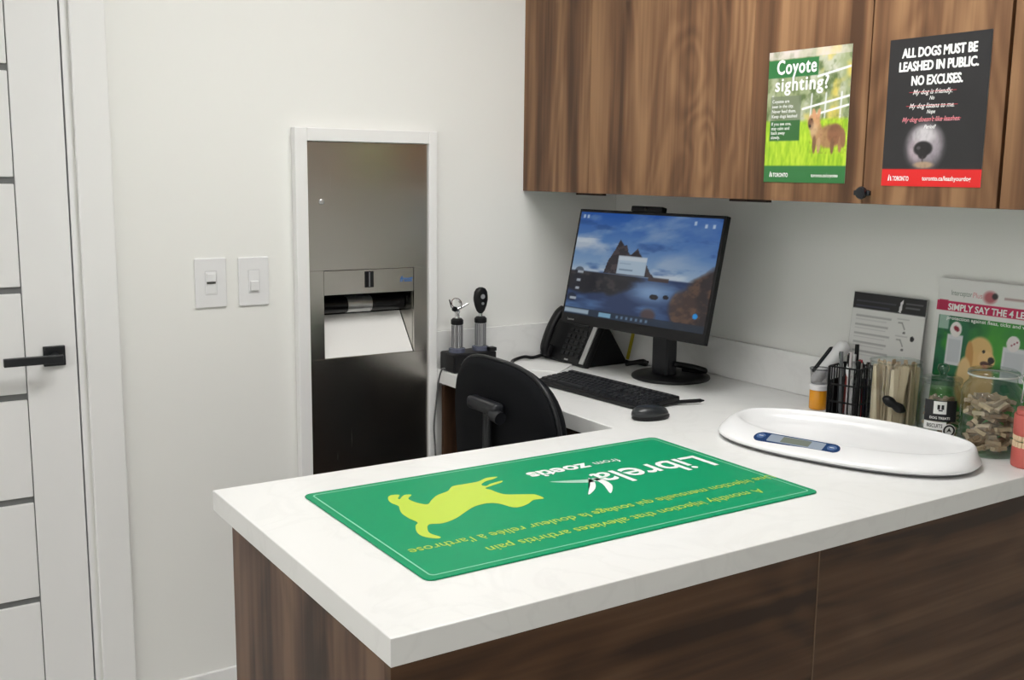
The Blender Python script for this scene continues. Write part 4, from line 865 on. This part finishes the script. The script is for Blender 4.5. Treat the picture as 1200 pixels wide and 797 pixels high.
bm = new(); wrap(bm, .0510, av-.72, av+.30, .030, .049); obj('label_band', bm, INKW, j1)
bm = new(); wrap(bm, .0518, av-.13, av-.02, .079, .090, 4); wrap(bm, .0518, av+.04, av+.15, .079, .090, 4); wrap(bm, .0518, av-.08, av+.10, .075, .078, 4); obj('label_mark', bm, INKK, j1)
def wrap_text(s, size, R, ac, z, m, parent, fit):
    o = text_mesh(s, size, Matrix.Identity(4), 'lettering', m, parent, 'CENTER', bold=.02, fit=fit)
    me = o.data
    for vx in me.vertices:
        a = ac+vx.co.x/R; vx.co = (R*math.cos(a), R*math.sin(a), z+vx.co.y)
wrap_text('BISCUITS', .012, .0518, av-.21, .0355, INKK, j1, .036)
wrap_text('DOG TREATS', .008, .0510, av, .0555, INKW, j1, .046)
bm = new(); FB = frame_mtx((.0525*math.cos(av+.42), .0525*math.sin(av+.42), .030), (-math.sin(av+.42), math.cos(av+.42), 0), (0, 0, 1)); lathe(bm, [(0, 0), (.0155, 0), (.0155, .0015), (0, .0015)], 28, mtx=FB); bd = obj('round_badge', bm, INKW, j1, auto=40)
bm = new(); lathe(bm, [(.010, .0016), (.014, .0016), (.014, .002), (.010, .002)], 28, closed=True, mtx=FB); prism(bm, [(-.006, -.004), (.0, .007), (.006, -.004), (.0, -.001)], .0016, .002, mtx=FB); obj('badge_mark', bm, INKK, bd)
fill(jx1, jy1, ZT+.014, ZT+.098, .037, 40, 'brown bone-shaped treat inside the labelled jar', 'treats in the labelled jar', 2, .75)

jx2, jy2 = -.135, -1.535
j2 = thing('treat_jar', 'large clear clip-lid jar of dog treats beside the pink jaw model', 'jar', (jx2, jy2, ZT))
bm = new(); lathe(bm, [(0, .001), (.056, .001), (.063, .006), (.065, .016), (.065, .138), (.061, .156), (.051, .167), (.050, .178), (.052, .182), (.0475, .1825), (.047, .176)], 44); obj('glass_wall', bm, GLASS, j2, auto=50)
bm = new(); lathe(bm, [(0, .198), (.030, .1975), (.048, .194), (.054, .190), (.055, .1850), (.049, .1842)], 40); obj('lid', bm, glass('lid_glass_b', (.93, .97, .96), .85), j2, auto=50)
bm = new(); lathe(bm, [(.0525, .1805), (.0545, .1805), (.0545, .1840), (.0525, .1840)], 36, closed=True); obj('seal', bm, mat('seal_rubber', (.55, .58, .54), .5), j2, auto=40)
aw = av-1.9
bm = new(); rdir = Vector((math.cos(av+1.15), math.sin(av+1.15), 0)); tng = Vector((-rdir.y, rdir.x, 0))
for s in (-1, 1): tube(bm, spline([rdir*.056+tng*.012*s+Vector((0, 0, .188)), rdir*.070+tng*.014*s+Vector((0, 0, .176)), rdir*.070+tng*.012*s+Vector((0, 0, .150)), rdir*.066+tng*.008*s+Vector((0, 0, .13))], 6), .0014, 8)
tube(bm, [rdir*.066-tng*.008+Vector((0, 0, .13)), rdir*.066+tng*.008+Vector((0, 0, .13))], .0014, 8); obj('wire_clasp', bm, CHROME, j2, smooth=True)
fill(jx2, jy2, ZT+.016, ZT+.128, .047, 95, 'brown bone-shaped treat inside the large clip-lid jar', 'treats in the large jar', 4, .95)

# jaw model
jm = thing('jaw_model', 'pink resin dental jaw model with cream teeth beside the large jar', 'dental model', (-.160, -1.640, ZT+.0003), math.radians(-150)); jm.scale = (1, 1, 1.5)
PINK = mat('pink_resin', (.55, .12, .10), .35); TOOTH = mat('cream_tooth', (.75, .58, .38), .35)
def horseshoe(a, b, n=18): return [(a*math.cos(t_), b*math.sin(t_)) for t_ in [math.radians(-100+200*i/(n-1)) for i in range(n)]]
def arch(bm, z0, z1, ro, ri):
    o_ = horseshoe(ro, ro*.82); i_ = horseshoe(ri, ri*.75)[::-1]; prism(bm, o_+i_, z0, z1, .003, 2)
bm = new(); arch(bm, 0, .030, .036, .015); obj('lower_gum', bm, PINK, jm, auto=40)
bm = new(); arch(bm, .046, .078, .036, .015); prism(bm, rrect(.06, .05, .012), .078, .084, .002, mtx=Matrix.Translation((.002, 0, 0))); obj('upper_gum', bm, PINK, jm, auto=40)
for z, sgn in ((.030, 1), (.046, -1)):
    for k in range(10):
        a = math.radians(-88+176*k/9); bm = new(); c_ = (.031*math.cos(a), .0255*math.sin(a))
        box(bm, -.0035, .0035, -.0042, .0042, -.002, .0075, .002, 2, mtx=Matrix.Translation((c_[0], c_[1], z)) @ Matrix.Rotation(a, 4, 'Z') @ Matrix.Diagonal((1, 1, sgn, 1))); obj('tooth', bm, TOOTH, jm, auto=50)
bm = new(); box(bm, -.020, -.008, -.008, .008, .0, .078, .002); obj('hinge', bm, PINK, jm)

# leaflet with black header in an acrylic stand
def lean_frame(x_bot, x_top, y_left, height, yaw=0.0):
    return frame_mtx((x_bot, y_left, ZT+.002), (math.sin(yaw), -math.cos(yaw), 0), (x_top-x_bot, 0, height))
l1 = thing('clinic_leaflet', 'white notice with black header leaning on the wall behind the pens', 'leaflet', (-.085, -1.18, ZT))
LW, LH = .222, .312
F = Matrix.Translation(-Vector(l1.location)) @ lean_frame(-.040, -.012, -1.043, .306)
bm = new(); box(bm, -.003, LW+.003, 0, LH+.002, -.004, -.0012, .0005, mtx=F); obj('acrylic_back', bm, ACRYL, l1)
bm = new(); box(bm, 0, LW, .001, LH, -.0011, -.0005, mtx=F); obj('sheet', bm, PAPER, l1)
P = Paint(110, 150, (226, 226, 224)); u, v = P.u, P.v
P.rect(-.1, 1.1, .865, 1.1, (20, 20, 24))
P.rect(.04, .60, .925, .935, (70, 70, 84), .9); P.rect(.04, .52, .885, .893, (76, 80, 110), .9); P.poly([(.64, .875), (.66, .955), (.69, .975), (.685, .90), (.67, .87)], (222, 222, 224)); P.rect(.73, .96, .945, .955, (120, 120, 124), .8); P.rect(.73, .92, .91, .925, (110, 110, 114), .8)
for k in range(5): P.rect(.06, .56-.03*(k % 2), .795-.075*k, .812-.075*k, (176, 176, 176), .9); P.rect(.06, .50, .770-.075*k, .778-.075*k, (200, 200, 200), .9)
for cu, cv in ((.72, .74), (.72, .60)): P.line(cu-.06, cv+.05, cu-.01, cv+.05, .01, (150, 150, 150)); P.line(cu-.01, cv+.05, cu+.03, cv, .012, (140, 140, 140)); P.ell(cu+.03, cv-.03, .02, .01, (120, 120, 120)); P.line(cu-.08, cv+.08, cu+.08, cv+.08, .008, (190, 190, 190))
P.ell(.865, .67, .028, .022, (24, 24, 28))
for k in range(4): P.rect(.08, .9, .34-.06*k, .352-.06*k, (190, 190, 190), .8)
P.sheet('print', LW, LH-.001, F @ Matrix.Translation((0, .001, 0)), PRINT, l1)
l2 = thing('worm_leaflet', 'tall pet health display board with golden dog and magenta band', 'leaflet', (-.085, -1.48, ZT))
LW2, LH2 = .300, .372
F = Matrix.Translation(-Vector(l2.location)) @ lean_frame(-.042, -.013, -1.297, .366)
bm = new(); box(bm, 0, LW2, 0, LH2, -.005, -.0005, .0008, mtx=F); obj('board', bm, PAPER, l2)
P = Paint(140, 170, (228, 228, 226)); u, v = P.u, P.v
gm = (u > .035)*(u < .98)*(v < .76); P.mix(gm, (24, 104, 66)); P.mix(gm*np.clip((fbm(u*7, v*7)-.42)*4, 0, 1), (52, 140, 48)); P.mix(gm*np.clip((fbm(u*9+4, v*9)-.52)*5, 0, 1)*.7, (10, 72, 54)); P.mix(gm*np.clip((u-.28)*2.5, 0, .55)*(v > .4), (70, 160, 40)); P.mix(gm*(v < .3)*.6, (88, 150, 60))
P.rect(-.1, 1.1, .79, .855, (196, 28, 86)); P.rect(.02, .10, .79, .86, (176, 16, 70)); P.rect(.04, .13, .67, .76, (186, 206, 196), .8)
P.ell(.46, .905, .055, .038, (176, 84, 92), .9, .6); P.ell(.50, .915, .025, .02, (40, 40, 44), .9, .5); P.rect(.58, .8, .90, .915, (150, 110, 110), .6)
P.rect(.13, .27, .44, .64, (214, 216, 220)); P.ell(.20, .675, .052, .05, (232, 228, 226), 1, .1); P.ell(.205, .68, .027, .016, (140, 24, 44), 1, .2, -.4); P.rect(.145, .255, .46, .61, (190, 194, 200), .8)
P.rect(.62, .82, .40, .61, (214, 216, 220)); P.ell(.70, .635, .055, .05, (230, 224, 224), 1, .1); P.rect(.64, .80, .42, .58, (192, 196, 202), .8)
for k in range(3): P.ell(.69+.02*k, .625+.012*k, .008, .006, (150, 60, 80))
for (cu, cv, ru, rv, col, rot) in ((.42, .26, .17, .20, (204, 164, 104), 0), (.44, .46, .115, .105, (224, 184, 122), 0), (.505, .425, .075, .055, (228, 190, 132), -.2), (.355, .43, .035, .10, (196, 146, 84), .1), (.33, .30, .06, .12, (222, 190, 136), .1), (.51, .39, .055, .022, (70, 40, 40), -.15), (.545, .425, .028, .022, (26, 22, 24), 0), (.475, .475, .013, .011, (30, 20, 16), 0), (.50, .38, .03, .012, (200, 110, 110), 0)): P.ell(cu-.01, cv+.085, ru, rv, col, .97, .18, rot)
P.sheet('print', LW2, LH2, F, PRINT, l2)
text_mesh('SIMPLY SAY THE 4 LETTERS', .022, sub(F, .032, LH2*.798, .0004), 'lettering', INKW, l2, bold=.01, heavy=.025, fit=.255)
text_mesh('Interceptor', .018, sub(F, .036, LH2*.895, .0004), 'lettering', mat('dull_green_ink', (.16, .22, .18), .5), l2, fit=.055)
text_mesh('Plus', .018, sub(F, .094, LH2*.893, .0004), 'lettering', INKR, l2, fit=.024)
text_mesh('protection against fleas, ticks and worms', .012, sub(F, .032, LH2*.735, .0004), 'lettering', INKW, l2, bold=.01, fit=.235)
